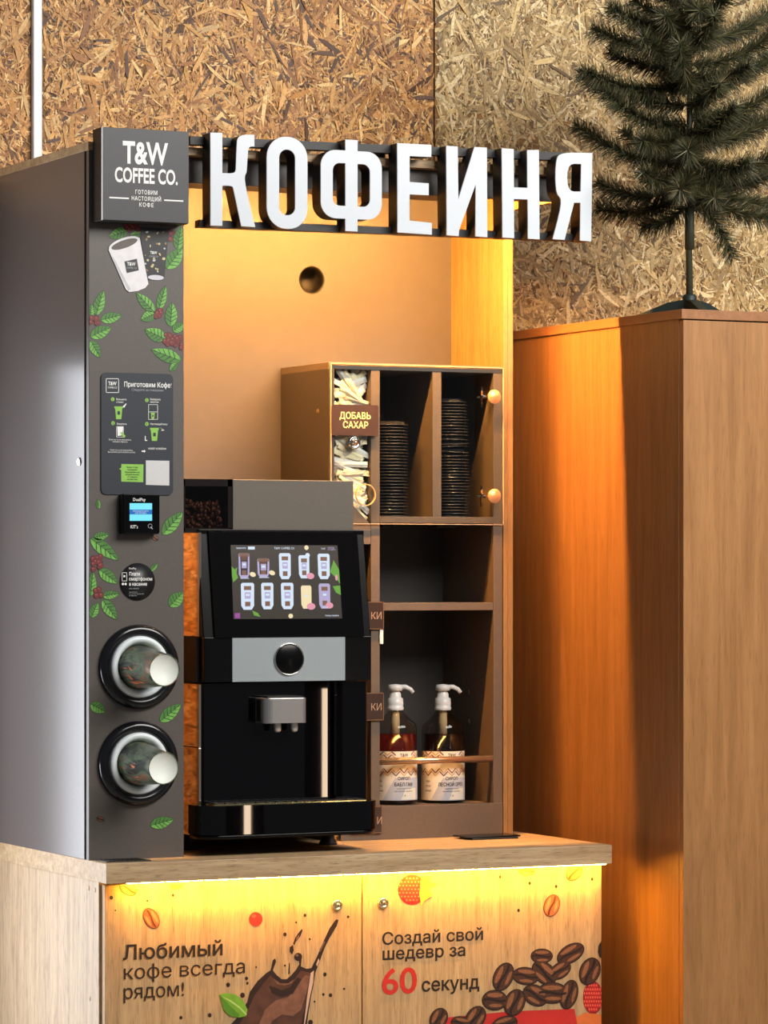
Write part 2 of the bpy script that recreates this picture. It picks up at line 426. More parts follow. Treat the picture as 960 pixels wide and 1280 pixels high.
# daylit window beside the kiosk, seen only as the sheen on its side
win = struct(MB().box(WX0 + .05, WX1 - .05, WALL_Y + .008, WALL_Y + .014, WZ0 + .05, WZ1 - .05).build('window_1', emit('daylight_pane', (0.86, 0.91, 1.0), 5.6, True)))
k = MB(); k.box(WX0, WX0 + .05, WALL_Y - .01, WALL_Y + .018, WZ0, WZ1); k.box(WX1 - .05, WX1, WALL_Y - .01, WALL_Y + .018, WZ0, WZ1); k.box(WX0 + .05, WX1 - .05, WALL_Y - .01, WALL_Y + .018, WZ0, WZ0 + .05); k.box(WX0 + .05, WX1 - .05, WALL_Y - .01, WALL_Y + .018, WZ1 - .05, WZ1)
k.build('pane_frame', mat('white_window_frame', (230, 230, 230), .4), win)
osb_panel(PX1 + 0.001, 1.178, 0.0, 3.3, MIDP, 1.9)
osb_panel(1.182, 2.44, 0.0, 3.3, PALE, 1.6)
osb_panel(2.444, 3.6, 0.0, 3.3, PALE, 1.9)
struct(MB().box(PX0, PX1, WALL_Y - 0.016, WALL_Y + 0.018, 0, 3.3).build('trim_1', mat('white_joint_strip', (236, 236, 240), 0.35, noise=0.02), bevel=0.002))

# added glowing slit, unseen, placed so the gloss black machine front mirrors bright strips
sxa, sxb = 1.760, 1.789
slit_obj = struct(MB().box(sxa, sxb, -2.49, -2.47, 0.55, 1.17).build('added_glow_slit', emit('slit_glow', (1.0, 0.74, 0.50), 27.0, True)))
k = MB(); k.box(sxa - .04, sxa, -2.50, -2.46, 0.5, 1.22); k.box(sxb, sxb + .04, -2.50, -2.46, 0.5, 1.22); k.box(sxa, sxb, -2.50, -2.46, 1.17, 1.22); k.box(sxa - .04, sxb + .04, -2.50, -2.46, 0.0, 0.55)
k.build('pane_frame', mat('dark_slit_frame', (60, 50, 42), .5), slit_obj)

# ================================================================== BASE CABINET AND COUNTER
ZT, ZB = 0.90, 0.857
CT = MB().box(0, 1.2376, 0, 0.775, ZB, ZT).build('worktop', OAK_X, bevel=0.0012)
tag(CT, 'pale oak worktop slab carrying the coffee machine and shelf unit', 'worktop')
bc = thing('base_cabinet', 'pale oak base cabinet with printed coffee artwork on two doors', 'cabinet', (0.6, 0.3, 0))
MB().box(0.004, 0.022, 0.056, 0.772, 0.0, ZB).build('side_panel', OAK_Z, bc, bevel=0.0008)
MB().box(1.212, 1.230, 0.056, 0.772, 0.0, ZB).build('side_panel', OAK_Z, bc, bevel=0.0008)
MB().box(0.022, 1.212, 0.64, 0.655, 0.06, ZB).build('back_panel', OAK_Z, bc)
MB().box(0.022, 1.212, 0.06, 0.64, 0.06, 0.078).build('bottom_board', OAK_X, bc)
MB().box(0.022, 1.212, 0.08, 0.096, 0.0, 0.06).build('plinth', GREY, bc)
CAPM = mat('oak_screw_cap', (190, 164, 130), 0.5)
capm = MB().lathe([(0.0001, 0.0012), (0.005, 0.0012), (0.006, 0)], (0, 0, 0), 'X', 12)
for (y, z) in ((0.078, 0.838), (0.116, 0.839), (0.078, 0.30), (0.11, 0.60)):
    c = MB(); c.lathe([(0.006, 0), (0.005, -0.0012), (0.0001, -0.0012)], (0.004, y, z), 'X', 12); c.build('screw_cap', CAPM, bc)
DY = 0.035
DX0, DXM, DX1 = 0.010, 0.6213, 1.2295
def make_door(x0, x1, lockx):
    d = MB().box(x0, x1, DY, DY + 0.018, 0.075, ZB - 0.006).build('door', DOOR, bc, bevel=0.0008)
    z = pl(450, 1130, DY)[1]
    k = MB(); k.lathe([(0.0135, 0), (0.0135, 0.003), (0.0115, 0.006), (0.008, 0.007), (0.007, 0.005), (0.004, 0.005), (0.0035, 0.0075), (0.0001, 0.0075)], (lockx, DY, z), 'Y', 24)
    k.box(lockx - 0.0008, lockx + 0.0008, DY - 0.0082, DY - 0.007, z - 0.003, z + 0.003, 1)
    k.build('lock', [mat('nickel_lock', (214, 196, 160), 0.25, metal=0.9), BLACK], d)
    return d
dl = make_door(DX0, DXM - 0.0015, pl(421, 1130, DY)[0])
dr = make_door(DXM + 0.0015, DX1, pl(478.5, 1129, DY)[0])
E1 = 0.0006
def dprint(name, shapes, mats, door):
    """flat printed artwork: list of (photo outline, material index, layer)"""
    k = MB()
    for pts, mi, lay in shapes:
        q_ = [(min(x, DX1 - .0005), min(z, ZB - .0075)) for x, z in P(pts, DY)]
        k.flat(q_, DY - E1 - 0.0003 * lay, mi)
    return k.build(name, mats, door)
def bean_prints(shapes, mats, door):
    for i in range(0, len(shapes), 5): dprint('bean_print', shapes[i:i + 5], mats, door)
def bean(cx, cy, rx, ry, rot, ms=(1, 0, 2)):
    """photo-space coffee bean: rim, body, sheen, slit"""
    c, s_ = math.cos(rot), math.sin(rot)
    slit = []
    for k in range(9):
        t = -0.86 + 1.72 * k / 8; slit.append((t, 0.10 * math.sin(t * 3.4) + 0.11))
    for k in range(8, -1, -1):
        t = -0.86 + 1.72 * k / 8; slit.append((t, 0.10 * math.sin(t * 3.4) - 0.11))
    tr = lambda q: [(cx + a * rx * c - bb * ry * s_, cy + a * rx * s_ + bb * ry * c) for a, bb in q]
    return [(ell(cx, cy, rx, ry, rot), ms[0], 0), (ell(cx, cy, rx * .92, ry * .90, rot), ms[1], 1),
            (tr(ell(0, -.48, .62, .22)), ms[2], 2), (tr(ell(0.05, .52, .5, .17)), ms[2], 2), (tr(slit), ms[0], 3)]
# left door artwork
ob = []
for cx, cy, rx, ry, a in ((160, 1111, 12, 8, 0.5), (189, 1148, 14, 9.5, 1.05)): ob += bean(cx, cy, rx, ry, a)
dprint('bean_print', [([(210, 1106), (230, 1104), (227, 1110), (219, 1113), (212, 1110)], 0, 0)], [ORBEAN], dl)
bean_prints(ob, [ORBEAN, ORBEAND, mat('orange_bean_sheen', (206, 136, 82), 0.5)], dl)
dprint('berry_print', [(ell(319.5, 1149, 8.6, 9), 0, 0), (ell(317, 1145, 3, 2.5), 1, 1)], [INKR, mat('berry_print_light', (226, 78, 60), 0.5)], dl)
sp = []
sp.append(([(285, 1284), (300, 1268), (309, 1252), (312, 1240), (322, 1226), (333, 1216), (338, 1213), (341, 1200), (344, 1198), (345, 1202), (341, 1213), (346, 1219), (352, 1224), (358, 1224), (363, 1220), (370, 1212), (374, 1205), (373, 1199), (371, 1196), (374, 1194), (377, 1197), (376, 1208), (383, 1211), (389, 1210), (394, 1200), (399, 1189), (405, 1175), (412, 1160), (420, 1149), (423, 1150), (421, 1157), (412, 1172), (406, 1184), (399, 1203), (394, 1216), (392, 1230), (389, 1244), (386, 1262), (383, 1284)], 1, 0))
sp.append(([(296, 1284), (308, 1266), (318, 1244), (330, 1228), (338, 1219), (344, 1226), (352, 1231), (360, 1231), (368, 1224), (376, 1213), (388, 1216), (387, 1230), (383, 1248), (379, 1268), (376, 1284)], 0, 1))
sp.append(([(322, 1284), (331, 1262), (345, 1250), (360, 1246), (372, 1232), (381, 1219), (387, 1220), (383, 1240), (376, 1262), (366, 1270), (352, 1268), (340, 1276), (336, 1284)], 2, 2))
sp.append(([(336, 1232), (343, 1234), (352, 1238), (362, 1234), (372, 1221), (376, 1224), (366, 1242), (352, 1246), (340, 1241)], 1, 3))
sp.append(([(340, 1222), (350, 1229), (360, 1229), (367, 1224), (364, 1229), (355, 1232), (346, 1230)], 2, 4))
sp.append(([(388, 1216), (392, 1213), (391, 1228), (387, 1246), (383, 1268), (380, 1284), (379, 1284), (383, 1250)], 3, 4))
for pts in ([(366, 1180), (369, 1172), (373, 1166), (377, 1161), (378, 1163), (375, 1171), (369, 1178), (368, 1181)], [(362, 1184), (366, 1181), (367, 1188), (365, 1193), (362, 1190)], [(361, 1204), (362, 1203), (362, 1217), (360, 1218)]): sp.append((pts, 1, 1))
sp.append((ell(372.5, 1196, 5, 5), 1, 1)); sp.append((ell(371, 1194, 2, 1.8), 2, 2))
sp.append(([(370, 1172), (374, 1168), (374, 1172), (370, 1176)], 2, 2)); sp.append(([(399, 1187), (405, 1176), (406, 1178), (400, 1190)], 2, 2)); sp.append(([(395, 1205), (398, 1198), (399, 1201), (396, 1208)], 3, 2))
drops = []
for cx, cy, r in ((356, 1168, 2.2), (387, 1174, 1.3), (381, 1144, 1.8), (370, 1153, 1.2), (435, 1146, 1.6), (406, 1218, 2.3), (404, 1243, 1.6), (413, 1244, 2.2), (430, 1236, 1.3), (285, 1231, 2.6), (308, 1223, 2), (309, 1229, 1.6), (320, 1209, 1.1), (226, 1272, 2.0), (262, 1269, 2.4), (303, 1244, 3), (139, 1122, 2.2), (216, 1119, 1.8), (184, 1126, 1.2), (144, 1138, 1), (252, 1108, 1), (393, 1252, 1.2), (388, 1278, 3), (356, 1207, 1.3)):
    drops.append((ell(cx, cy, r, r * 1.15, 0, 10), 0, 1))
dprint('chocolate_drop_print', drops, [CHOCD], dl)['kind'] = 'stuff'
dprint('chocolate_splash_print', sp, [CHOC, CHOCD, CHOCL, mat('chocolate_glint', (206, 170, 146), 0.4)], dl)
lf = [([(274, 1243), (284, 1241), (294, 1243), (303, 1250), (309, 1262), (307, 1270), (298, 1272), (287, 1270), (279, 1262)], 0, 5),
      ([(276, 1245), (287, 1252), (298, 1260), (307, 1269), (308, 1267), (299, 1258), (288, 1250)], 1, 6),
      ([(287, 1270), (279, 1262), (274, 1243), (286, 1256), (299, 1268), (298, 1272)], 2, 5.5)]
dprint('leaf_print', lf, [mat('bright_leaf_print', (118, 168, 44), 0.5, noise=.15), mat('leaf_vein_print', (176, 206, 110), 0.5), mat('bright_leaf_shadow_print', (84, 136, 30), 0.5, noise=.15)], dl)
for s, v, bo, hh in (('Любимый', 1200, 0.018, 18.4), ('кофе всегда', 1224.5, 0.002, 18.2), ('рядом!', 1249, 0.002, 18.2)):
    ptext('lettering', s, 153, v, DY - 0.0022, hh, INKD, dl, align='LEFT', bold=bo, sx={'Л': 1.125, 'к': 1.13, 'р': 1.0}[s[0]])
# right door artwork
ob = []
for cx, cy, rx, ry, a in ((689.5, 1132, 14.5, 10, -1.25), (718, 1090, 13, 9, -0.9)): ob += bean(cx, cy, rx, ry, a)
ob += bean(658, 1088, 11, 7, 0.1)
bean_prints(ob, [ORBEAN, ORBEAND, MATS['orange_bean_sheen']], dr)
def raspberry(cx, cy, rx, ry):
    out = [(ell(cx, cy, rx, ry), 1, 0)]
    for i in range(-4, 5):
        for j in range(-4, 5):
            u, v = (i + 0.5 * (j % 2)) / 4.2, j / 4.2
            if u * u + v * v < 0.86: out += [(ell(cx + u * rx, cy + v * ry, rx * .125, ry * .125, 0, 9), 0, 1), (ell(cx + u * rx - rx * .03, cy + v * ry - ry * .03, rx * .05, ry * .05, 0, 7), 2, 2)]
    return out
RASP = [mat('raspberry_print', (204, 50, 40), 0.5), mat('raspberry_print_dark', (150, 26, 26), 0.5), mat('raspberry_print_light', (238, 120, 92), 0.5)]
dprint('raspberry_print', raspberry(515, 1112, 18, 19), RASP, dr)
dprint('raspberry_leaf_print', [([(526, 1097), (540, 1094), (536, 1102), (547, 1106), (536, 1110), (540, 1120), (530, 1126), (526, 1133), (524, 1118)], 0, 3)], [mat('raspberry_leaf_print', (190, 168, 60), 0.5, noise=.2)], dr)
dprint('raspberry_print', raspberry(741, 1247, 12.5, 21), RASP, dr)
dprint('red_band_print', [([(556, 1284), (556, 1272), (640, 1264), (718, 1261), (722, 1284)], 0, 0), ([(722, 1284), (720, 1272), (730, 1266), (752, 1268), (752, 1284)], 1, 0.2)], [INKR, mat('orange_band_print', (214, 110, 50), 0.5)], dr)
ob = []
for cx, cy, rx, ry, a in ((629, 1221, 19, 12.5, -1.15), (657, 1220, 17, 11.5, 0.1), (677, 1195, 14, 9.5, 0.0), (680, 1216, 18, 13, 0.75), (713, 1192, 19, 11.5, -0.55), (700, 1213, 15, 10, -0.6), (737, 1214, 18, 13, -1.2), (669, 1244, 17, 13, 0.5), (690, 1241, 20, 13.5, 0.0), (711, 1243, 19, 11, -1.3), (618, 1250, 16, 13, 0.0), (643, 1253, 17.5, 13, -1.2), (548, 1273, 14, 11, -1.1), (576, 1279, 13, 9, 0.2), (594, 1272, 16, 12, -1.0), (630, 1280, 17, 10, -0.3)):
    ob += bean(cx, cy, rx, ry, a)
ob = [(p, m, l + 0.45 * (i // 5)) for i, (p, m, l) in enumerate(ob)]
dprint('bean_print', [([(752, 1176), (748, 1182), (747, 1190), (749, 1196), (752, 1198)], 0, 0)], [BEAN2], dr)
dprint('speck_print', [(ell(cx, cy, 1.7, 2.2, 0, 9), 0, 0) for cx, cy in ((648, 1138), (662, 1104), (695, 1108), (740, 1099), (625, 1096))], [BEAN2], dr)['kind'] = 'stuff'
bean_prints(ob, [BEAN1, BEAN2, BEAN3], dr)
DT = DY - 0.0012
ptext('lettering', 'Создай свой', 477, 1181, DT, 15.2, INKD, dr, align='LEFT', bold=0.016, sx=1.12)
ptext('lettering', 'шедевр за', 477, 1200, DT, 15.2, INKD, dr, align='LEFT', bold=0.016, sx=1.12)
ptext('lettering', '60', 476, 1243, DT, 33, INKR, dr, align='LEFT', bold=0.014, sx=1.13)
ptext('lettering', 'секунд', 526.5, 1239.5, DT, 17, INKD, dr, align='LEFT', bold=0.016, sx=1.02)
# warm LED strip below the counter edge
def led_strip(name, label, x0, x1, y, z, ypitch, strength, hw=0.0035, rgb=LED_COL):
    t = thing(name, label, 'light strip', ((x0 + x1) / 2, y, z))
    k = MB(); k.box(x0, x1, y - hw - .0013, y + .005, z - 0.0012, z); k.build('tape', PAPER, t)
    k = MB(); n = int((x1 - x0) / ypitch)
    for i in range(n):
        x = x0 + (i + .5) * (x1 - x0) / n
        k.box(x - ypitch * .38, x + ypitch * .38, y - hw, y + hw, z - 0.0024, z - 0.0013)
    e = k.build('light_emitting_chips', emit(name + '_glow', rgb, strength, True), t); e['kind'] = 'stuff'
    return t
led_strip('counter_led_strip', 'glowing warm light strip under the oak worktop edge above the doors', 0.05, 1.232, 0.015, ZB, 0.03, 430, 0.0035, LED_COUNTER)

# ================================================================== KIOSK FRAME
kf = thing('kiosk_frame', 'tall taupe kiosk frame with printed column, lit niche and canopy', 'kiosk', (0.6, 0.4, ZT))
CY, CXR, CTOP = 0.105, 0.222, 2.4394
MB().box(0.0, CXR, CY, CY + 0.016, ZT, CTOP).build('column_front', [GREY], kf, bevel=0.0008)
MB().box(0.0005, 0.0035, CY + 0.0005, CY + 0.0155, ZT, CTOP - 0.001).build('edge_band', GREY_EDGE, kf)
MB().box(0.004, 0.018, CY + 0.016, CY + 0.028, ZT, CTOP).build('shadow_gap', GROOVE, kf)
side = MB().box(0.0, 0.018, CY + 0.028, 0.775, ZT, CTOP).build('column_side', mat('satin_taupe_laminate', (98, 92, 90), 0.22, noise=0.04, nscale=140), kf, bevel=0.0008)
y_, z_ = 0.163, 1.765
k = MB(); k.lathe([(0.010, 0), (0.010, -0.002), (0.007, -0.0035), (0.006, -0.002), (0.0001, -0.002)], (0.0, y_, z_), 'X', 20)
k.build('lock', CHROME, side)
HX, HZ = 0.7757, 2.225
# back panel with a round cable hole
k = MB(); yb, yb2 = 0.645, 0.661; n = 40; r_ = 0.034
ring = [(HX + r_ * math.cos(2 * math.pi * i / n), HZ + r_ * math.sin(2 * math.pi * i / n)) for i in range(n)]
def edge_pt(a):
    dx, dz = math.cos(a), math.sin(a)
    t = min((1.15 - HX) / dx if dx > 1e-9 else 9e9, (CXR - HX) / dx if dx < -1e-9 else 9e9, (CTOP - HZ) / dz if dz > 1e-9 else 9e9, (ZT - HZ) / dz if dz < -1e-9 else 9e9)
    return HX + t * dx, HZ + t * dz
angs = sorted([2 * math.pi * i / n for i in range(n)] + [math.atan2(cz - HZ, cx - HX) % (2 * math.pi) for cx in (CXR, 1.15) for cz in (ZT, CTOP)])
m_ = len(angs)
inn = [(HX + r_ * math.cos(a), yb, HZ + r_ * math.sin(a)) for a in angs]; out = [(edge_pt(a)[0], yb, edge_pt(a)[1]) for a in angs]
k.add(inn + out, [(i, m_ + i, m_ + (i + 1) % m_, (i + 1) % m_) for i in range(m_)])
k.add(inn + [(p[0], yb2, p[2]) for p in inn], [(i, (i + 1) % m_, m_ + (i + 1) % m_, m_ + i) for i in range(m_)])
k.add([(p[0], yb2, p[2]) for p in inn] + [(p[0], yb2, p[2]) for p in out], [((i + 1) % m_, m_ + (i + 1) % m_, m_ + i, i) for i in range(m_)])
bp_ = k.build('back_panel', BEIGE, kf)
k = MB(); k.lathe([(0.034, 0.001), (0.0305, 0.0005), (0.030, -0.010), (0.030, -0.06)], (HX, yb, HZ), 'Y', 36); k.lathe([(0.030, -0.06), (0.0001, -0.06)], (HX, yb, HZ), 'Y', 36)
k.build('cable_grommet', mat('dark_grommet', (12, 8, 6), 0.6), bp_)
rp_ = MB().box(1.15, 1.176, 0.37, 0.661, ZT, CTOP - 0.001).build('right_panel', AMBER, kf, bevel=0.0008)
MB().box(1.1605, 1.1625, 0.3692, 0.372, ZT, CTOP - 0.06).build('edge_joint', mat('amber_joint', (150, 100, 50), .5), rp_)
FY = 0.135
MB().box(CXR, 1.176, FY, FY + 0.016, 2.382, CTOP - 0.0005).build('fascia', GREY, kf, bevel=0.0006)
MB().box(1.160, 1.176, FY + 0.016, 0.37, 2.382, CTOP - 0.0005).build('canopy_end', AMBER, kf)
MB().box(CXR, 1.16, FY + 0.016, 0.645, 2.430, 2.4385).build('canopy_ceiling', BEIGE, kf)
MB().box(-0.002, 1.178, CY - 0.001, 0.778, CTOP, CTOP + 0.018).build('roof_board', OAK_X, kf, bevel=0.0008)
led_strip('canopy_led_strip', 'warm light strip hidden behind the canopy fascia', CXR + 0.02, 1.15, 0.1535, 2.430, 0.03, 12500, 0.0010)

# ---- printed leaves, berries and cups on the column front
CF = CY
def leaf_shapes(bx, by, tx, ty, w, curl=0.0):
    """photo-space leaf from base to tip: dark rim, green blade, mid rib and side veins"""
    L_ = math.hypot(tx - bx, ty - by); ax, ay = (tx - bx) / L_, (ty - by) / L_; nx, ny = -ay, ax
    def q(t, s): 
        bend = curl * L_ * math.sin(math.pi * t)
        return (bx + ax * L_ * t + nx * (s + bend), by + ay * L_ * t + ny * (s + bend))
    prof = lambda t: w * (math.sin(math.pi * min(1, t ** 0.8)) ** 0.8) * (1 + 0.05 * math.sin(t * 34))
    ts = [i / 12 for i in range(13)]
    rim = [q(t, prof(t) + .55) for t in ts] + [q(t, -prof(t) - .55) for t in ts[::-1]]
    up = [q(t, prof(t)) for t in ts] + [q(t, 0) for t in ts[::-1]]
    dn = [q(t, 0) for t in ts] + [q(t, -prof(t)) for t in ts[::-1]]
    sh = [(rim, 1, 0), (up, 0, 1), (dn, 2, 1)]
    sh.append(([q(t, .28) for t in ts] + [q(t, -.28) for t in ts[::-1]], 1, 2))
    for t in (.18, .34, .5, .66, .8):
        for s in (1, -1):
            e = prof(min(1, t + .16)) * .92 * s
            sh.append(([q(t, 0), q(t + .035, 0), q(min(1, t + .17), e), q(min(1, t + .14), e)], 1, 2))
    return sh
LM = [LEAF, LEAFD, LEAFM]
def leaves(lst):
    for a in lst:
        k = MB()
        for pts, mi, lay in leaf_shapes(*a):
            pts = [(max(u, 111.5), v) for u, v in pts]; pts = [(min(u, 228.6), v) for u, v in pts]
            k.flat(P(pts, CF), CF - E1 - .0002 * lay, mi)
        k.build('leaf_print', LM, kf)
leaves([(120, 394, 129, 363, 6.5), (113, 398, 114, 380, 4), (126, 400, 152, 394, 6.5), (113, 421, 139, 409, 7.5), (113, 426, 125, 447, 6),
        (193, 390, 170, 366, 6.5), (198, 388, 207, 357, 5.5), (193, 392, 176, 400, 6.5), (213, 408, 215, 378, 7.5), (216, 414, 230, 404, 6),
        (207, 424, 181, 412, 8), (226, 451, 189, 437, 8), (221, 454, 212, 464, 4), (160, 288, 136, 296, 7), (178, 292, 162, 294, 4),
        (222, 312, 226, 283, 7), (208, 336, 228, 310, 9), (203, 668, 228, 640, 8), (123, 636, 122.5, 624, 2.6), (212, 758, 229, 740, 8),
        (113, 673, 148, 700, 8), (117, 672, 136, 668, 5), (124, 712, 147, 729, 7), (113, 745, 116, 715, 6), (128, 745, 149, 742, 5), (128, 750, 146, 774, 7), (114, 772, 122, 753, 5.5),
        (188, 714, 197, 704, 2.8), (113, 880, 132, 890, 6.5), (200, 902, 226, 880, 7.5), (188, 1032, 217, 1024, 7)])
def berries(cx, cy, n, sx, sy):
    k = MB(); rr = random.Random(int(cx * 7 + cy))
    for i in range(n):
        u = min(227.5, max(112.8, cx + rr.uniform(-sx, sx))); v = cy + rr.uniform(-sy, sy); r0 = rr.uniform(2.4, 3.3)
        lim = lambda pts: [(min(228.6, max(111.5, a)), bb) for a, bb in pts]
        k.flat(P(lim(ell(u, v, r0 + .5, r0 + .7, 0, 12)), CF), CF - E1 - .0005 - .00003 * i, 1)
        k.flat(P(lim(ell(u, v, r0, r0 + .2, 0, 12)), CF), CF - E1 - .00051 - .00003 * i, 0)
        k.flat(P(lim(ell(u - .7, v - .9, .8, .7, 0, 8)), CF), CF - E1 - .00052 - .00003 * i, 2)
    k.build('berry_print', [BERRY, BERRYD, mat('berry_print_glint', (170, 96, 92), .5)], kf)
for a in ((118, 402, 8, 6, 5), (199, 391, 7, 4, 6), (212, 425, 12, 6, 7), (223, 428, 10, 5, 8), (168, 284, 12, 13, 4), (214, 295, 5, 3, 8), (120, 705, 14, 8, 11), (124, 740, 8, 5, 6)): berries(*a)
# printed cups near the top
k = MB()
F_ = lambda pts, mi, lay: k.flat(P(pts, CF), CF - E1 - .0012 - .0002 * lay, mi)
F_([(175, 284), (211, 287), (205, 349), (184, 350), (176, 300)], 4, 0)
F_(ell(194.5, 347, 10, 3.2, .05), 3, 0.5)
rr = random.Random(3)
for i in range(26):
    u, v = rr.uniform(179, 207), rr.uniform(288, 340)
    if abs(u - 192) < 7 and abs(v - 317) < 6: continue
    F_(ell(u, v, rr.uniform(.8, 2.2), rr.uniform(.8, 2), rr.uniform(0, 3), 8), rr.choice([5, 5, 6, 3]), 1)
F_([(135, 312), (174, 297), (185, 355), (181, 360), (171, 364), (161, 365), (157, 362)], 0, 2)
F_([(139, 322), (141, 321), (163, 362), (160, 363.5)], 7, 3)
F_(ell(154.8, 305, 20.2, 7.6, -.33), 0, 3); F_(ell(155, 305.2, 17.2, 5, -.33), 1, 4)
F_([(155, 327), (170.5, 323.5), (173, 338), (158, 341.5)], 2, 4)
k.build('cup_print', [mat('cup_print_white', (226, 224, 228), .5), mat('cup_print_coffee', (92, 84, 78), .5), SIGNBLK, mat('cup_print_pale', (206, 206, 216), .5), mat('cup_print_black', (42, 43, 46), .5), mat('cup_print_cream', (206, 190, 132), .5), mat('cup_print_tan', (150, 118, 84), .5), mat('cup_print_shade', (192, 190, 198), .5)], kf)
ptext('cup_logo', 'T&W', 164, 332, CF - .0034, 4.4, INKW, kf, bold=.03, sx=.8); ptext('cup_logo', 'COFFEE CO', 164.6, 336, CF - .0034, 2.2, INKG, kf, bold=.01, sx=.85)
ptext('cup_logo', 'T&W', 192, 317.5, CF - .0026, 3.6, INKW, kf, bold=.03, sx=.8); ptext('cup_logo', 'COFFEE CO', 192, 321.5, CF - .0026, 2, INKG, kf, bold=.01, sx=.85)
for u, v, a in ((193.5, 672.5, .6), (125.5, 1024, .3)):
    k = MB()
    for pts, mi, lay in bean(u, v, 5.2, 3.2, a): k.flat(P(pts, CF), CF - E1 - .0002 * lay, mi)
    k.build('bean_print', [BEAN1, BEAN2, BEAN3], kf)

# ================================================================== SIGNS ON THE CANOPY
SY = 0.048
sb = thing('logo_sign_box', 'square black logo box sign mounted at the top of the column', 'sign', (0.1, 0.08, 2.28))
xs0, zt_ = pl(127.5, 158, SY); xs1 = pl(236, 200, SY)[0]; zt0 = pl(180, 161.5, SY)[1]; zb0 = pl(180, 277.5, SY)[1]
MB().box(xs0, xs1, SY + 0.004, CY - 0.001, zb0, zt0).build('sign_casing', RETURN, sb, bevel=.001)
MB().box(xs0 + .0012, xs1, SY, SY + 0.004, zb0 + .0012, zt0).build('sign_face', SIGNBLK, sb, bevel=.0004)
MB().box(xs0, xs0 + .0012, SY - .0002, SY + .004, zb0, zt0).build('edge_trim', INKW, sb)
ptext('lettering', 'T&W', 181.5, 204.5, SY - .0006, 27.5, INKW, sb, bold=.032, sx=.69, slope=R(0))
ptext('lettering', 'COFFEE CO.', 183, 228.8, SY - .0006, 18.6, INKW, sb, bold=.026, sx=.605)
ptext('lettering', 'ГОТОВИМ', 183, 243, SY - .0006, 5.2, INKW, sb, bold=.012, sx=.76, spacing=1.18)
ptext('lettering', 'НАСТОЯЩИЙ', 183, 251, SY - .0006, 5.2, INKW, sb, bold=.012, sx=.76, spacing=1.18)
ptext('lettering', 'КОФЕ', 183, 258.5, SY - .0006, 5.0, INKW, sb, bold=.012, sx=.9, spacing=1.25)
zr0 = pl(183, 250, SY)[1]
for u0, u1 in ((136.5, 161), (205, 229)):
    k = MB(); k.flat([(pl(u0, 0, SY)[0], zr0), (pl(u1, 0, SY)[0], zr0), (pl(u1, 0, SY)[0], zr0 + .003), (pl(u0, 0, SY)[0], zr0 + .003)], SY - .0006); k.build('rule_line', INKW, sb)

LY, LD = 0.042, 0.046
ls = thing('letter_sign', 'row of large white block letters on black rails across the canopy', 'sign', (0.7, 0.1, 2.28))
z1 = lambda p: (p[0] / 3.692 + 240, p[1] / 3.692 + 150)
z2 = lambda p: (p[0] / 3.4286 + 480, p[1] / 3.4286 + 170)
def smooth_loop(pts, it=2):
    for _ in range(it):
        q = []
        for i in range(len(pts)):
            a, c = pts[i], pts[(i + 1) % len(pts)]
            q += [(a[0] * .75 + c[0] * .25, a[1] * .75 + c[1] * .25), (a[0] * .25 + c[0] * .75, a[1] * .25 + c[1] * .75)]
        pts = q
    return pts
def soft(pts, flags, n=4):
    """round the flagged corners of an outline"""
    out = []
    m = len(pts)
    for i in range(m):
        p = Vector(pts[i]); 
        if not flags[i]: out.append(tuple(p)); continue
        a, c = Vector(pts[i - 1]), Vector(pts[(i + 1) % m]); a, c = p.lerp(a, .5), p.lerp(c, .5)
        for j in range(n + 1):
            t = j / n; out.append(tuple(a * (1 - t) ** 2 + p * 2 * t * (1 - t) + c * t * t))
    return out
def letter(loops):
    lb = curve_mesh('letter', loops, LD - .004, LY + .004, RETURN, ls)
    f = curve_mesh('letter_face', loops, .004, LY, WHITE, lb)
    return lb
K = [(85, 58), (140, 59), (140, 245), (176, 246), (202, 243), (203, 205), (206, 130), (210, 68), (288, 68), (288, 122), (260, 123), (257, 170), (252, 240), (238, 272), (292, 494), (228, 490), (192, 322), (188, 303), (140, 303), (140, 488), (86, 487)]
kf_ = [0, 0, 0, 0, 1, 0, 0, 1, 0, 0, 1, 0, 0, 1, 0, 0, 0, 1, 0, 0, 0]
letter([P([z1(p) for p in soft(K, kf_)], LY)])
def prr(u0, u1, v0, v1, um, r, Y):   # rounded box from photo extents
    x0, x1 = pl(u0, 0, Y)[0], pl(u1, 0, Y)[0]; za, zb = pl(um, v1, Y)[1], pl(um, v0, Y)[1]
    return rrect(x0, x1, za, zb, r, 8)
ow = pl(384.4, 0, LY)[0] - pl(333.5, 0, LY)[0]; iw = pl(369, 0, LY)[0] - pl(349, 0, LY)[0]
letter([prr(333.5, 384.4, 171, 286, 359, ow * .47, LY), prr(349, 369, 187, 269, 359, iw * .48, LY)[::-1]])
# Ф: rounded box merged with a stem
bx0, bx1 = pl(401, 0, LY)[0], pl(477.3, 0, LY)[0]; bz0, bz1 = pl(439, 273.7, LY)[1], pl(439, 188.5, LY)[1]
st0, st1 = pl(431.8, 0, LY)[0], pl(447, 0, LY)[0]; sz0, sz1 = pl(439, 289, LY)[1], pl(439, 174.8, LY)[1]
ob_ = rrect(bx0, bx1, bz0, bz1, .036, 8)
n = 9
outer = [(st0, bz0), (st0, sz0), (st1, sz0), (st1, bz0)] + ob_[0:2 * n] + [(st1, bz1), (st1, sz1), (st0, sz1), (st0, bz1)] + ob_[2 * n:4 * n]
hz0, hz1 = pl(439, 257.8, LY)[1], pl(439, 204.5, LY)[1]
hl0, hr1 = pl(416, 0, LY)[0], pl(462.5, 0, LY)[0]
hl = [(st0, hz0), (st0, hz1)] + rrect(hl0, st0 + .05, hz0, hz1, .017, 8)[2 * n:4 * n]
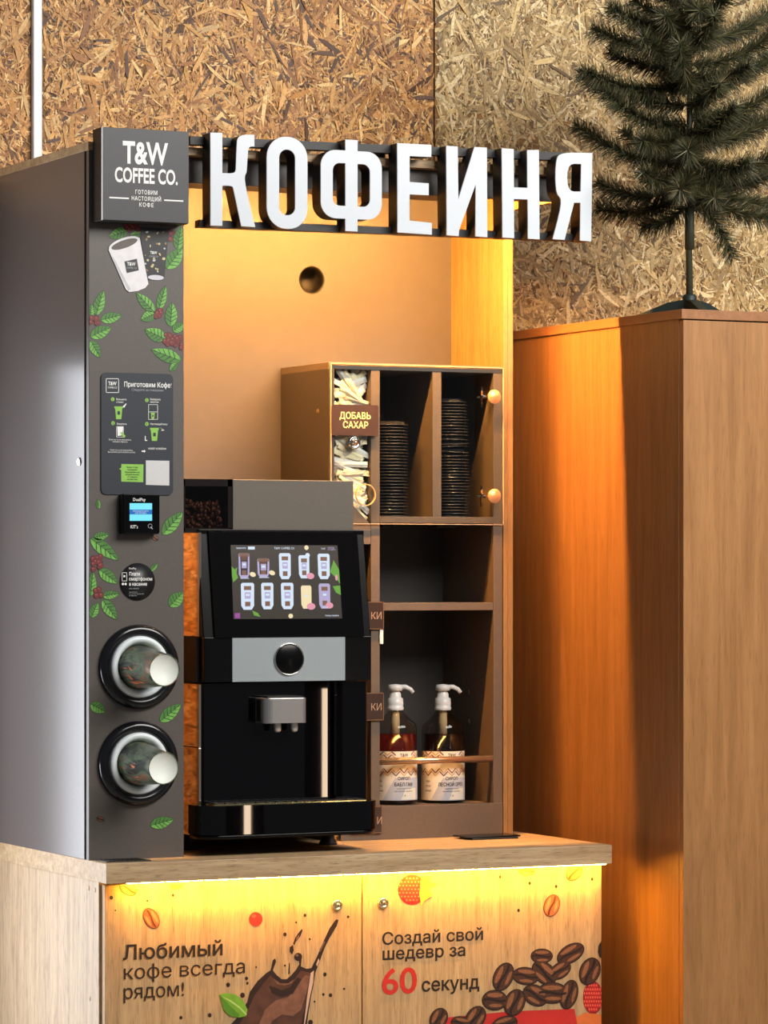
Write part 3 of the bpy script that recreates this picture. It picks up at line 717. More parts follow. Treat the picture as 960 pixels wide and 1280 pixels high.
hr = [(st1, hz1), (st1, hz0)] + rrect(st1 - .05, hr1, hz0, hz1, .017, 8)[0:2 * n]
letter([outer, hl, hr])
letter([P([z2(p) for p in [(57, 30), (203, 38), (203, 90), (110, 86), (110, 197), (192, 203), (192, 254), (110, 250), (110, 362), (205, 372), (205, 423), (58, 413)]], LY)])
letter([P([z2(p) for p in [(267, 42), (316, 45), (319, 272), (388, 47), (441, 50), (443, 434), (392, 430), (393, 208), (322, 403), (320, 429), (269, 425)]], LY)])
letter([P([z2(p) for p in [(505, 52), (556, 56), (557, 220), (615, 222), (614, 60), (664, 60), (667, 443), (617, 440), (616, 272), (557, 270), (558, 438), (508, 435)]], LY)])
YA = [(893, 73), (888, 452), (840, 448), (842, 286), (815, 286), (774, 445), (723, 442), (768, 270), (735, 250), (735, 100), (760, 70)]
YH = [(845, 120), (785, 118), (785, 238), (843, 238)]
letter([P([z2(p) for p in soft(YA, [0, 0, 0, 0, 0, 0, 0, 1, 1, 1, 1])], LY), P([z2(p) for p in soft(YH, [0, 1, 1, 0])], LY)])
def rail(u0, v0, u1, v1, hz):
    Y0 = LY + LD - .012
    (xa, za), (xb, zb) = pl(u0, v0, Y0), pl(u1, v1, Y0)
    k = MB(); k.add([(xa, Y0, za - hz), (xb, Y0, zb - hz), (xb, Y0, zb), (xa, Y0, za), (xa, CY - .0, za - hz), (xb, CY, zb - hz), (xb, CY, zb), (xa, CY, za)],
                    [(0, 1, 2, 3), (5, 4, 7, 6), (0, 4, 5, 1), (3, 2, 6, 7), (0, 3, 7, 4), (1, 5, 6, 2)]); k.build('rail', RETURN, ls)
rail(238, 170, 733, 192, .018)
rail(250, 274.5, 735, 293, .016)
for u in (300, 480, 640):
    xx, zz = pl(u, 181 + (u - 300) * .045, LY + LD); MB().box(xx - .01, xx + .01, CY - .001, FY, zz - .012, zz).build('bracket', RETURN, ls)

# ================================================================== COLUMN EQUIPMENT
ip = thing('instruction_poster', 'navy instruction poster with four green pictograms on the column', 'poster', (0.11, CY, 1.8))
PY = CY - 0.0032
x0, x1 = pl(126.5, 0, PY)[0], pl(216.5, 0, PY)[0]; za, zb = pl(171, 618.5, PY)[1], pl(171, 466.5, PY)[1]
k = MB(); k.prism(rrect(x0, x1, za, zb, .012), PY, CY - .0001); k.build('sheet', NAVY, ip)
k = MB()
q = lambda pts, mi=0, lay=0: k.flat(P(pts, PY), PY - .0003 - .0002 * lay, mi)
def frame(u0, u1, v0, v1, w, mi=0, lay=0):
    for r_ in ((u0, u1, v0, v0 + w), (u0, u1, v1 - w, v1), (u0, u0 + w, v0, v1), (u1 - w, u1, v0, v1)): q([(r_[0], r_[2]), (r_[1], r_[2]), (r_[1], r_[3]), (r_[0], r_[3])], mi, lay)
frame(132.3, 148.6, 473, 491, .7)
def cup_icon(cx, cy, s):
    q([(cx - 4.5 * s, cy - 6 * s), (cx + 4.5 * s, cy - 6 * s), (cx + 3.2 * s, cy + 8 * s), (cx - 3.2 * s, cy + 8 * s)], 1)
    q([(cx - 5.4 * s, cy - 8 * s), (cx + 5.4 * s, cy - 8 * s), (cx + 5.4 * s, cy - 5.6 * s), (cx - 5.4 * s, cy - 5.6 * s)], 1, 1)
    q([(cx - 1.6 * s, cy - 2 * s), (cx + 1.6 * s, cy - 2 * s), (cx + 1.6 * s, cy + 2.4 * s), (cx - 1.6 * s, cy + 2.4 * s)], 2, 1)
cup_icon(148.3, 516, 1); cup_icon(193, 543, 1.02)
frame(185.4, 197.2, 505.5, 524.5, .5); q([(186, 514.6), (197, 514.6), (197, 515.1), (186, 515.1)]); cup_icon(191, 519.8, .5)
frame(145.4, 154.4, 533, 546.5, .5); q([(146.5, 533.5), (154, 533.5), (153, 544), (147, 545)], 0); q([(150, 541), (152, 540), (157, 545), (155, 547.5)], 1, 1)
for u, v in ((140.8, 499), (183.5, 500.2), (141.2, 529), (183.5, 530)): q(ell(u, v, 2.3, 2.5, 0, 14), 1)
q([(153.5, 508), (157.5, 504), (158, 505), (155, 510)]); q([(199.5, 534), (205.5, 538), (202, 538.5), (201.5, 537.5), (204, 537.5)]); q([(181, 545), (182, 545), (182, 550), (184, 550), (184, 551), (181, 551)])
q([(177, 563.2), (180, 563.2), (180, 562), (182, 564), (180, 566), (180, 564.8), (177, 564.8)])
q([(151.5, 580), (179.3, 580.5), (179, 602.8), (151.5, 602)], 1); q([(149, 586), (151.6, 584.5), (151.6, 588)], 1)
q([(182.3, 575.5), (211.6, 576), (211.6, 607), (182.3, 606)], 3)
pg = k.build('pictogram_print', [INKW, LIME, NAVY, mat('pale_print_patch', (206, 206, 208), .5, noise=.06, nscale=500)], ip); pg['kind'] = 'stuff'
TP = PY - .0008
ptext('lettering', 'T&W', 140.5, 481.5, TP, 4.6, INKW, ip, bold=.03, sx=.75); ptext('lettering', 'COFFEE CO', 140.5, 485.5, TP, 2.2, INKW, ip, bold=.01, sx=.78)
ptext('lettering', 'Приготовим Кофе!', 154.8, 483.2, TP, 6.2, INKW, ip, align='LEFT', bold=.016, sx=.845)
ptext('lettering', 'Следуйте за стикерами', 164.6, 488.5, TP, 3.0, INKG, ip, align='LEFT', sx=.9)
for u, v, s in ((145.2, 500.2, 'Возьмите'), (145.2, 503.5, 'стакан'), (187.6, 500.2, 'Выберите'), (187.6, 503.5, 'напиток'), (145.8, 531, 'Оплатите'), (187.6, 531, 'Наслаждайтесь!')):
    ptext('lettering', s, u, v, TP, 2.4, INKW, ip, align='LEFT', bold=.006, sx=.9)
for u, v, s in ((150, 550.5, 'Если что-то не получилось'), (150, 553, 'позовите бариста'), (152, 563.5, 'Если что-то не получилось,'), (152, 566, 'Вы можете рассчитывать на нас')):
    ptext('lettering', s, u, v, TP, 1.8, INKW, ip, sx=.93)
ptext('lettering', 'НОМЕР КОФЕЙНИ', 196.5, 562, TP, 2.3, INKW, ip, bold=.008, sx=.85)
for u, v, s in ((140.8, 500.4, '1'), (183.5, 501.5, '2'), (141.2, 530.4, '3'), (183.5, 531.4, '4')): ptext('lettering', s, u, v, TP, 2.8, NAVY, ip, bold=.01)
for i, s in enumerate(('Баллы 50 при', 'скачивании', 'Приложения и до', 'каждой покупки', '10% бонусов', 'на твой счет')):
    ptext('lettering', s, 165.4, 585 + i * 3, TP, 1.9, LEAFD, ip, bold=.008, sx=.9)

pt = thing('payment_terminal', 'small black card payment terminal with lit blue screen on the column', 'card reader', (0.12, CY, 1.6))
TYF = CY - 0.032
tx0, tx1 = pl(156, 0, TYF)[0], pl(199.5, 0, TYF)[0]; tz0, tz1 = pl(177, 666.5, TYF)[1], pl(177, 618.5, TYF)[1]
MB().box(tx0 - .002, tx1 + .002, TYF + .006, CY - .0001, tz0 - .002, tz1 + .002).build('housing', SATIN, pt, bevel=.003)
k = MB(); k.prism(rrect(tx0, tx1, tz0, tz1, .003), TYF, TYF + .006); k.build('front_glass', GLOSS, pt, bevel=.0006)
k = MB()
q2 = lambda pts, mi, lay=0: k.flat(P(pts, TYF), TYF - .0004 - .0002 * lay, mi)
q2([(162, 629), (190, 629), (190, 651), (162, 651)], 0); q2([(162, 637), (190, 637), (190, 643), (162, 643)], 1, 1)
k.build('screen', [emit('terminal_screen_cyan', (120, 226, 246), 1.1), emit('terminal_screen_blue', (28, 110, 190), 1.0)], pt)
ptext('lettering', 'DualPay', 174, 626.3, TYF - .0006, 4.0, INKW, pt, bold=.012, sx=.95)
ptext('lettering', 'KIT’s', 163, 660.5, TYF - .0006, 4.4, INKW, pt, align='LEFT', bold=.004, sx=.8)
ptext('lettering', 'ПРИЛОЖИТЕ КАРТУ', 176, 639.8, TYF - .001, 1.8, emit('terminal_text', (220, 240, 255), 1.0), pt, sx=.85); ptext('lettering', 'ИЛИ ТЕЛЕФОН', 176, 642.3, TYF - .001, 1.8, MATS['terminal_text'], pt, sx=.85)
k = MB()
ro, ri = ell(187.5, 657.5, 2.7, 2.9, 0, 20), ell(187.5, 657.5, 2.2, 2.4, 0, 20); ro, ri = P(ro, TYF), P(ri, TYF)
k.add([(a, TYF - .0006, c) for a, c in ro + ri], [(i, (i + 1) % 20, 20 + (i + 1) % 20, 20 + i) for i in range(20)]); k.flat(P([(188.5, 658), (191, 661), (190, 661.6), (187.8, 659)], TYF), TYF - .0007)
k.build('tap_symbol', INKG, pt)

rs = thing('round_sticker', 'round black phone payment sticker below the card terminal', 'sticker', (0.11, CY, 1.5))
cx_, cz_ = pl(171.5, 727, CY); 
k = MB(); k.lathe([(.0405, -.0001), (.0405, .0026), (.0001, .0026)], (cx_, CY - .0004, cz_), 'Y', 48); k.build('disc', mat('black_sticker', (24, 24, 28), .4), rs)
SYT = CY - .0034
ptext('lettering', 'DualPay', 161.2, 711.5, SYT, 2.2, INKW, rs, align='LEFT', bold=.01)
for i, s in enumerate(('Плати', 'смартфоном', 'в касание')): ptext('lettering', s, 161.2, 719.4 + i * 6.3, SYT, 4.3, INKW, rs, align='LEFT', bold=.018, sx=.86)
ptext('lettering', 'это легко!', 161.2, 736.5, SYT, 2, INKG, rs, align='LEFT')
for i, s in enumerate(('Достаточно', 'коснуться терминала', 'телефоном')): ptext('lettering', s, 161.2, 740.8 + i * 2.2, SYT, 1.4, INKG, rs, align='LEFT')
k = MB()
def fr2(u0, u1, v0, v1, w):
    for r_ in ((u0, u1, v0, v0 + w), (u0, u1, v1 - w, v1), (u0, u0 + w, v0, v1), (u1 - w, u1, v0, v1)): k.flat(P([(r_[0], r_[2]), (r_[1], r_[2]), (r_[1], r_[3]), (r_[0], r_[3])], SYT), SYT)
fr2(152.3, 158.8, 715.5, 726.5, .6); k.flat(P(ell(153.6, 730, 1.5, 1.6, 0, 10), SYT), SYT); k.flat(P(ell(157, 730, 1.5, 1.6, 0, 10), SYT), SYT); k.flat(P([(154.3, 719), (156.6, 719), (156.6, 721.5), (154.3, 721.5)], SYT), SYT)
k.build('phone_symbol', INKW, rs)

def cup_wrap_material(name, seed):
    m, nt, bs = base_mat(name); N, L = nt.nodes, nt.links
    tc = N.new('ShaderNodeTexCoord'); mp = N.new('ShaderNodeMapping'); mp.inputs['Location'].default_value = (seed, seed * .3, 0); mp.inputs['Scale'].default_value = (1, .35, 1)
    L.new(tc.outputs['Object'], mp.inputs['Vector'])
    n = N.new('ShaderNodeTexNoise'); n.inputs['Scale'].default_value = 26; n.inputs['Detail'].default_value = 2.5; n.inputs['Distortion'].default_value = 1.8
    L.new(mp.outputs['Vector'], n.inputs['Vector'])
    r = N.new('ShaderNodeValToRGB'); e = r.color_ramp.elements
    e[0].position = .30; e[0].color = lin((26, 28, 24)) + (1,); e[1].position = .74; e[1].color = lin((168, 176, 166)) + (1,)
    for p, c in ((.40, (54, 62, 54)), (.48, (92, 104, 88)), (.55, (112, 132, 96)), (.60, (96, 92, 86)), (.66, (150, 104, 72))):
        x = e.new(p); x.color = lin(c) + (1,)
    L.new(n.outputs['Fac'], r.inputs['Fac']); L.new(r.outputs['Color'], bs.inputs['Base Color'])
    bs.inputs['Roughness'].default_value = .3; bs.inputs['Metallic'].default_value = .35
    return m
RINGB = mat('black_dispenser_ring', (16, 17, 22), .18, noise=.1)
FLANGE = mat('milky_rubber_flange', (226, 236, 240), .3, noise=.04)
CUPBASE = mat('cup_base_card', (238, 244, 236), .5, noise=.02)
def dispenser(u, v, which, seed, accent):
    cx, cz = pl(u, v, CY)
    d = thing('cup_dispenser', f'round black cup dispenser ring with milky flange, {which} on the column', 'cup dispenser', (cx, CY, cz), 'cup dispensers on the column')
    k = MB(); prof = [(.066, .0), (.066, .002)]
    for i in range(13):
        a = math.pi * (1 - i / 12); prof.append((.0795 + .0135 * math.cos(a) * (1 if math.cos(a) < 0 else 1.0), .004 + .013 * math.sin(a)))
    prof += [(.093, .0)]
    k.lathe(prof, (cx, CY, cz), 'Y', 56); k.build('ring', RINGB, d)
    k = MB(); k.lathe([(.068, .004), (.0675, .012), (.064, .017), (.058, .017), (.053, .012), (.050, .006), (.049, .003), (.0485, .001)], (cx, CY, cz), 'Y', 56); k.build('flange', FLANGE, d)
    # the cup it holds, lying base outwards
    c = thing('paper_cup', f'printed takeaway cup poking base first out of the {which} dispenser', 'cup', (cx, CY, cz), 'paper cups in the dispensers')
    k = MB(); prof = [(.0475, .002), (.0470, .012), (.0345, .148), (.0355, .151), (.034, .1515), (.0330, .1505)]
    k.lathe(prof, (cx, CY, cz), 'Y', 48); k.build('wall', cup_wrap_material('cup_wrap', seed), c)
    k = MB(); k.lathe([(.0331, .1503), (.0328, .1493), (.0001, .1493)], (cx, CY, cz), 'Y', 48); k.build('base_disc', CUPBASE, c)
    # printed accents wrapped on the cup wall
    k = MB(); rr = random.Random(seed)
    def onwall(t, a):
        r0 = .0470 + (.0345 - .0470) * t + .0004
        return (cx + r0 * math.cos(a), CY - .012 - .136 * t, cz + r0 * math.sin(a))
    for i in range(16):
        a0 = R(rr.uniform(150, 250)) if accent == 0 else R(rr.uniform(165, 245)); t0 = rr.uniform(.04, .45); dt = rr.uniform(.10, .30); wa = rr.uniform(.03, .08); tw = rr.uniform(-.2, .9)
        k.add([onwall(t0, a0), onwall(t0 + dt * .5, a0 + tw * .25 + wa), onwall(t0 + dt, a0 + tw * .5), onwall(t0 + dt * .5, a0 + tw * .25 - wa)], [(0, 1, 2, 3)], rr.choice([0, 0, 1]) if accent == 0 or i % 3 == 0 else 1)
    for i in range(9):
        a0 = R(rr.uniform(80, 150)); t0 = rr.uniform(.05, .5); dt = rr.uniform(.15, .3); wa = rr.uniform(.06, .13)
        k.add([onwall(t0, a0), onwall(t0 + dt * .5, a0 + .3 + wa), onwall(t0 + dt, a0 + .5), onwall(t0 + dt * .5, a0 + .3 - wa)], [(0, 1, 2, 3)], 2)
    k.build('printed_leaves', [mat('cup_print_orange', (206, 112, 66), .4), mat('cup_print_maroon', (92, 62, 56), .4), mat('cup_print_leaf', (96, 124, 78), .4)], c)
    c.rotation_euler = (R(1.2), 0, 0)
    return d
dispenser(173, 833.5, 'upper', 3, 0)
dispenser(172, 954, 'lower', 8, 1)
k = MB(); k.box(0.012, 0.115, 0.030, 0.098, ZT, ZT + .0022)
for i in range(9): k.box(0.02 + i * .010, 0.025 + i * .010, 0.036, 0.092, ZT + .0022, ZT + .0032, 1)
tag(k.build('vent_plate', [mat('dark_bronze_plate', (70, 60, 52), .4, metal=.5), BLACK]), 'flat slotted dark metal plate on the worktop before the column', 'vent plate')
g = thing('cable_flap', 'flat black rectangular cable flap on the worktop before the shelf', 'cable flap', (1.07, .31, ZT))
MB().box(1.015, 1.135, .265, .335, ZT, ZT + .004).build('frame', BLACK, g, bevel=.001); MB().box(1.003, 1.145, .272, .345, ZT + .004, ZT + .0075).build('lid', SATIN, g, bevel=.001)

# ================================================================== COFFEE MACHINE
cm = thing('coffee_machine', 'black bean-to-cup coffee machine with lit touch screen and silver front plate', 'coffee machine', (.48, .35, ZT))
MX0, MX1, MY, MYB = .276, .688, .13, .60
# lower and upper body with a rounded recess front
body = MB()
pts = [(MX0 + .004, MYB), (MX0 + .004, MY + .006)]
r_ = .006
xr = pl(416, 0, MY + .01)[0]      # recessed bay between two cheeks
pts = [(MX1 - .004, MYB), (MX0 + .004, MYB), (MX0 + .004, MY + .012), (MX0 + .008, MY + .008), (xr - .014, MY + .008)]
for i in range(9):
    a = R(-90 + 80 * i / 8); pts.append((xr - .014 + .014 * math.cos(a), MY + .008 + .014 + .014 * math.sin(a)))
pts += [(xr + .002, MY + .024), (xr + .004, MY + .012), (xr + .008, MY + .008), (MX1 - .008, MY + .008), (MX1 - .004, MY + .012)]
body.prismz(pts, .945, 1.278, 0)
body.build('lower_body', GLOSS, cm, fixn='all')
MB().box(MX0 + .003, MX1 - .003, MY + .03, MYB, 1.36, 1.62).build('upper_body', SATIN, cm, bevel=.002)
MIRROR = mat('polished_copper_steel', (246, 226, 204), .05, metal=1.0, noise=.02)
for z0, z1 in ((.94, 1.1355), (1.138, 1.276), (1.382, 1.612)):
    MB().box(MX0 - .002, MX0 + .004, MY + .014, MYB - .01, z0, z1).build('side_panel', MIRROR, cm, bevel=.0006)
# grey hopper cover and bean hopper
gx0, gx1 = pl(291, 0, .165)[0], pl(442, 0, .165)[0]
zt_m = pl(400, 600.5, .165)[1]; zb_m = pl(360, 664, .165)[1]
cover = MB().box(gx0, gx1, .165, .56, zb_m - .004, zt_m).build('hopper_cover', mat('grey_cover_laminate', (96, 91, 84), .4, noise=.04, nscale=150), cm, bevel=.0015)
hop = MB()
hx0 = MX0 - .03
hop.box(hx0, gx0 - .002, .165, .172, zb_m, zb_m + .006); hop.box(gx0 - .012, gx0 - .002, .165, .40, zb_m, zt_m); hop.box(hx0, gx0 - .002, .165, .40, zt_m - .016, zt_m); hop.box(hx0, hx0 + .004, .165, .40, zb_m, zt_m); hop.box(hx0, gx0 - .002, .396, .40, zb_m, zt_m); hop.box(hx0, gx0 - .002, .165, .40, zb_m - .004, zb_m)
hp = hop.build('bean_hopper', mat('dark_hopper_plastic', (22, 16, 14), .2), cm)
MB().box(hx0 + .004, gx0 - .012, .1665, .168, zb_m + .006, zt_m - .016).build('hopper_window', glass('smoked_clear_plastic', (.72, .66, .62)), hp)
k = MB(); rr = random.Random(5)
for i in range(300):
    x, y, z = rr.uniform(hx0 + .012, gx0 - .02), rr.uniform(.176, .215), zb_m + .004 + rr.random() ** .9 * .084
    if z > zb_m + .078 - .016 * math.sin((x - hx0) * 26): continue
    M = Matrix.Translation((x, y, z)) @ Matrix.Rotation(rr.uniform(0, 6.3), 4, 'Y') @ Matrix.Rotation(rr.uniform(-.8, .8), 4, 'X')
    vs, fs = [], []
    for a in range(5):
        for bb in range(8):
            th = math.pi * a / 4; ph = 2 * math.pi * bb / 8
            vs.append(M @ Vector((.0062 * math.sin(th) * math.cos(ph), .0032 * math.sin(th) * math.sin(ph), .0044 * math.cos(th))))
    for a in range(4):
        for bb in range(8): fs.append((a * 8 + bb, a * 8 + (bb + 1) % 8, (a + 1) * 8 + (bb + 1) % 8, (a + 1) * 8 + bb))
    k.add(vs, fs, 0, True)
bn = k.build('coffee_beans', mat('roasted_beans', (82, 48, 32), .35, noise=.4, nscale=120), hp); bn['kind'] = 'stuff'
# tilted screen housing
zs1, zs0 = pl(355, 664.5, .15)[1], pl(360, 796.5, .118)[1]
yt, ybm = .155, .116
sx0t, sx1t = pl(260.5, 0, yt)[0], pl(448.5, 0, yt)[0]; sx0b, sx1b = pl(268.5, 0, ybm)[0], pl(453.5, 0, ybm)[0]
sx0, sx1 = (sx0t + sx0b) / 2, (sx1t + sx1b) / 2
sh = MB(); sh.prismx([(yt + .006, zs1), (ybm + .006, zs0), (.24, zs0), (.24, zs1)], MX0, MX1 - .004)
scr = sh.build('screen_housing', SATIN, cm, bevel=.002)
def on_tilt(s, t, lift=0.0):
    """point of the tilted front: s 0..1 across, t 0..1 from the top down"""
    y = yt + (ybm - yt) * t; z = zs1 + (zs0 - zs1) * t
    return (sx0 + (sx1 - sx0) * s, y - lift, z - lift * .16)
k = MB(); k.add([on_tilt(0, 0), on_tilt(1, 0), on_tilt(1, 1), on_tilt(0, 1)] + [(p[0], p[1] + .006, p[2]) for p in (on_tilt(0, 0), on_tilt(1, 0), on_tilt(1, 1), on_tilt(0, 1))], [(3, 2, 1, 0), (0, 1, 5, 4), (1, 2, 6, 5), (2, 3, 7, 6), (3, 0, 4, 7)])
k.build('bezel_glass', GLOSS, scr, bevel=.0008)
# picture on the touch screen: u,v in photo pixels of the lit rectangle
def dsp(u, v, lift):
    t = (v - 664.5) / 132.0; ul = 260.5 + 8 * t; ur = 448.5 + 5 * t
    return on_tilt((u - ul) / (ur - ul), t, lift)
disp = MB(); dm = [emit('display_background', (38, 34, 31), 1.0), emit('display_white', (206, 222, 240), 1.05), emit('display_brown', (120, 84, 66), 1.0), emit('display_dark', (34, 36, 44), 1.0), emit('display_green', (96, 160, 50), 1.0), emit('display_pink', (224, 150, 170), 1.0), emit('display_cream', (240, 222, 176), 1.0), emit('display_lilac', (176, 166, 206), 1.0), emit('display_purple', (150, 70, 150), 1.0)]
def dq(pts, mi, lay): disp.add([dsp(u, v, .0006 + .00025 * lay) for u, v in pts], [list(range(len(pts)))], mi)
dq([(288, 681.5), (422.5, 681.5), (426, 773.5), (291, 773.5)], 0, 0)
def tumbler(cx, top, bot, w, style):
    body_ = [(cx - w, top + 2), (cx - w * .8, top), (cx + w * .8, top), (cx + w, top + 2), (cx + w * .96, bot - 5), (cx + w * .6, bot), (cx - w * .6, bot), (cx - w * .96, bot - 5)]
    main = {'w': 1, 'c': 6, 'l': 7, 'd': 7}.get(style, 1)
    dq(body_, main, 1)
    inner = [(cx - w * .7, top + 4), (cx + w * .7, top + 4), (cx + w * .62, bot - 4), (cx - w * .62, bot - 4)]
    if style in 'dwl':
        dq([(cx - w * .55, top + 4), (cx + w * .55, top + 4), (cx + w * .55, top + 9), (cx - w * .55, top + 9)], 2, 2)
    if style == 'd':
        dq(inner, 3, 2); dq([(cx - w * .8, top), (cx + w * .8, top), (cx + w, top + 4), (cx - w, top + 4)], 2, 3)
    hh = (top + bot) / 2
    dq([(cx - w * .45, hh - 5), (cx + w * .45, hh - 5), (cx + w * .45, hh + 3), (cx - w * .45, hh + 3)], 7 if style != 'c' else 6, 3)
    dq([(cx - w * .3, hh - 3), (cx + w * .3, hh - 3), (cx + w * .3, hh - .5), (cx - w * .3, hh - .5)], 1, 4)
    dq([(cx - w * .4, bot - 10), (cx + w * .4, bot - 10), (cx + w * .4, bot - 4), (cx - w * .4, bot - 4)], 2 if style != 'c' else 6, 3)
for a in ((304.5, 691.5, 723, 6.8, 'd'), (328.5, 698, 722, 7.5, 'd'), (355.5, 691.5, 724, 7.4, 'w'), (379.5, 694, 723, 6.8, 'w'), (404.5, 692, 724, 7.6, 'w'), (308.5, 728.5, 762, 8.2, 'w'), (333, 728.5, 761.5, 7.6, 'w'), (357.8, 728.5, 761.5, 7.8, 'w'), (381.5, 732, 761, 6.6, 'c'), (404.5, 729.5, 761, 7.2, 'l')): tumbler(*a)
for cx, cy, r0 in ((387, 720, 5), (387, 758, 5.5), (410, 757, 5)): dq(ell(cx, cy, r0, r0 * .8, 0, 10), 5, 5)
for cx, cy in ((315, 718), (339, 716)): dq(ell(cx, cy, 4, 3, .4, 9), 6, 5)
for pts in ([(289, 708), (293, 712), (296, 709), (295, 716), (297, 722), (291, 728), (289.5, 720)], [(412, 715), (417, 700), (421, 707), (423.6, 712), (424.4, 730), (419, 722)], [(415, 733), (424.5, 732), (425, 744), (419, 741)], [(314, 763), (321, 766), (324, 771), (316, 769)]): dq(pts, 4, 2)
dq(ell(420, 722, 1.7, 4, 0, 9), 5, 3)
dq(ell(383, 684.5, 2.8, 3, 0, 9), 6, 2); dq(ell(361.5, 770, 3, 3, 0, 9), 6, 2); dq(ell(384, 694, 3, 3, 0, 9), 1, 5)
dq([(292.5, 766), (299, 766), (299, 772.5), (292.5, 772.5)], 8, 2); dq([(309.5, 683.3), (318, 683.3), (318, 687), (309.5, 687)], 1, 2)
do = disp.build('touch_display', dm, scr)
def dtext(s, u, v, h, mi, bold=.01, align='CENTER', sx=.9):
    p = dsp(u, v, .002); p2 = dsp(u, v - h, .002); kk = (p2[2] - p[2]) / .727
    tilt = math.atan2(yt - ybm, zs1 - zs0)
    glyph_obj(glyph_mesh(s, bold, align, 1.0, 1), 'screen_text', Matrix.Translation(p) @ Matrix.Rotation(R(90) - tilt, 4, 'X') @ Matrix.Diagonal((kk * sx, kk, 1, 1)), dm[mi], scr)
dtext('T&W COFFEE CO', 355, 686.5, 2.9, 1); dtext('ВЫБЕРИТЕ', 301, 686.2, 2, 1); dtext('12:45', 404, 686.4, 2.2, 1); dtext('ПОМОЩЬ', 414, 685.2, 1.6, 7); dtext('ГОТОВИТЬ', 414.5, 687.6, 1.6, 7)
dtext('Номер кофейни', 413, 770.5, 2, 1)
for u, v, s in ((305, 723.6, 'ЭСПРЕССО'), (329, 722.6, 'АМЕРИКАНО'), (309, 759, 'ЛАТТЕ'), (405, 760, 'КАКАО'), (380, 721, 'РАФ')): dtext(s, u, v, 1.7, 1)
# middle block with silver plate and round knob
mz0, mz1 = pl(360, 852.5, MY - .012)[1], pl(360, 796.5, MY - .012)[1]
MBY = MY - .010
MB().box(pl(255.5, 0, MBY)[0], pl(464, 0, MBY)[0], MBY, .40, mz0 + .002, mz1 + .001).build('brew_block', SATIN, cm, bevel=.0015)
MB().box(MX0 - .006, MX1 + .004, MBY + .03, .36, mz0 + .001, mz1).build('chassis_band', BLACK, cm, bevel=.001)
px0, px1 = pl(290.5, 0, MBY - .002)[0], pl(431.5, 0, MBY - .002)[0]
sp_ = MB().box(px0, px1, MBY - .002, MBY + .001, pl(360, 851.5, MBY)[1], pl(360, 796.8, MBY)[1]).build('silver_plate', SILVER, cm, bevel=.0004)
kx, kz = pl(361, 823.8, MBY - .002)
k = MB(); k.lathe([(.0365, 0), (.0365, .003), (.0355, .005), (.034, .005), (.033, .003)], (kx, MBY - .002, kz), 'Y', 48); k.build('knob_ring', CHROME, sp_)
k = MB(); k.lathe([(.033, .001), (.033, .004), (.031, .0052), (.0001, .0056)], (kx, MBY - .002, kz), 'Y', 48); k.build('knob', SATIN, sp_)
# spout head
hx0_, hx1_ = pl(330.5, 0, .085)[0], pl(384.5, 0, .085)[0]; hz0_, hz1_ = pl(355, 904, .09)[1], pl(355, 872.5, .09)[1]
pts = []
for cx, cy, a0 in ((hx1_ - .012, .085 + .012, -90), (hx1_ - .004, MY + .004, 0), (hx0_ + .004, MY + .004, 90), (hx0_ + .020, .085 + .020, 180)):
    rr_ = {-90: .012, 0: .004, 90: .004, 180: .020}[a0]
    for i in range(7): a = R(a0 + 90 * i / 6); pts.append((cx + rr_ * math.cos(a), cy + rr_ * math.sin(a)))
k = MB(); k.prismz(pts, hz0_, hz1_, 0); spo = k.build('spout_head', mat('satin_aluminium', (170, 170, 172), .3, metal=.75, noise=.02), cm, bevel=.0012)
k = MB()
for i in range(16): k.box(hx0_ - .0006, hx0_ + .0004, .105 + .0015 * i, .1058 + .0015 * i, hz0_ + .004, hz1_ - .004)
k.build('vent_slits', BLACK, spo)
MB().box(hx0_ + .012, hx1_ - .006, .095, MY + .02, hz1_, hz1_ + .004).build('spout_lid', BLACK, spo)
for u in (347.5, 368.5):
    xx = pl(u, 0, .105)[0]
    k = MB(); k.lathe([(.0085, 0), (.0088, -.010), (.0078, -.017), (.0045, -.021), (.0001, -.0215)], (xx, .108, hz0_), 'Z', 20); k.build('nozzle', mat('clear_nozzle', (206, 202, 196), .08, metal=.6), spo)
# drip tray
TX0, TX1 = .247, .692
tp = [(TX1, .14), (TX0, .14), (TX0, .118)]
fy = lambda x: .060 + (x - .30) * .052          # the tray front stands a few degrees askew
for i in range(1, 10): a = R(180 + 93 * i / 9); tp.append((TX0 + .050 + .050 * math.cos(a), .110 + .050 * math.sin(a)))
for i in range(9): a = R(-87 + 87 * i / 8); tp.append((TX1 - .045 + .045 * math.cos(a), fy(TX1 - .045) + .045 + .045 * math.sin(a)))
k = MB(); k.prismz(tp, .948, 1.012, 0, False); tr = k.build('drip_tray', GLOSS, cm, fixn='all')
k = MB(); k.prismz([(x * .985 + .007, y * .98 + .004) for x, y in tp], .938, .9485, 0, True); k.build('tray_base', SATIN, tr, fixn='all')
k = MB(); k.box(.285, .655, .084, .135, 1.0121, 1.0141)
k.build('tray_rim', mat('polished_tray_rim', (200, 190, 140), .12, metal=.9), tr)
for i in range(15):
    x = .292 + i * .0245
    MB().box(x, x + .019, .090, .133, 1.0142, 1.0164).build('grate_slat', BLACK, tr)
for (x, y) in ((.655, .29), (.31, .29), (.655, .56), (.31, .56)):
    k = MB(); k.lathe([(.021, 0), (.020, .006), (.014, .014), (.014, .046)], (x, y, ZT + .0), 'Z', 24); k.lathe([(.0001, 0), (.021, 0)], (x, y, ZT), 'Z', 24); k.build('foot', BLACK, cm)
MB().box(MX0 + .01, MX1 - .01, .16, .58, .938, .946).build('underside', BLACK, cm)

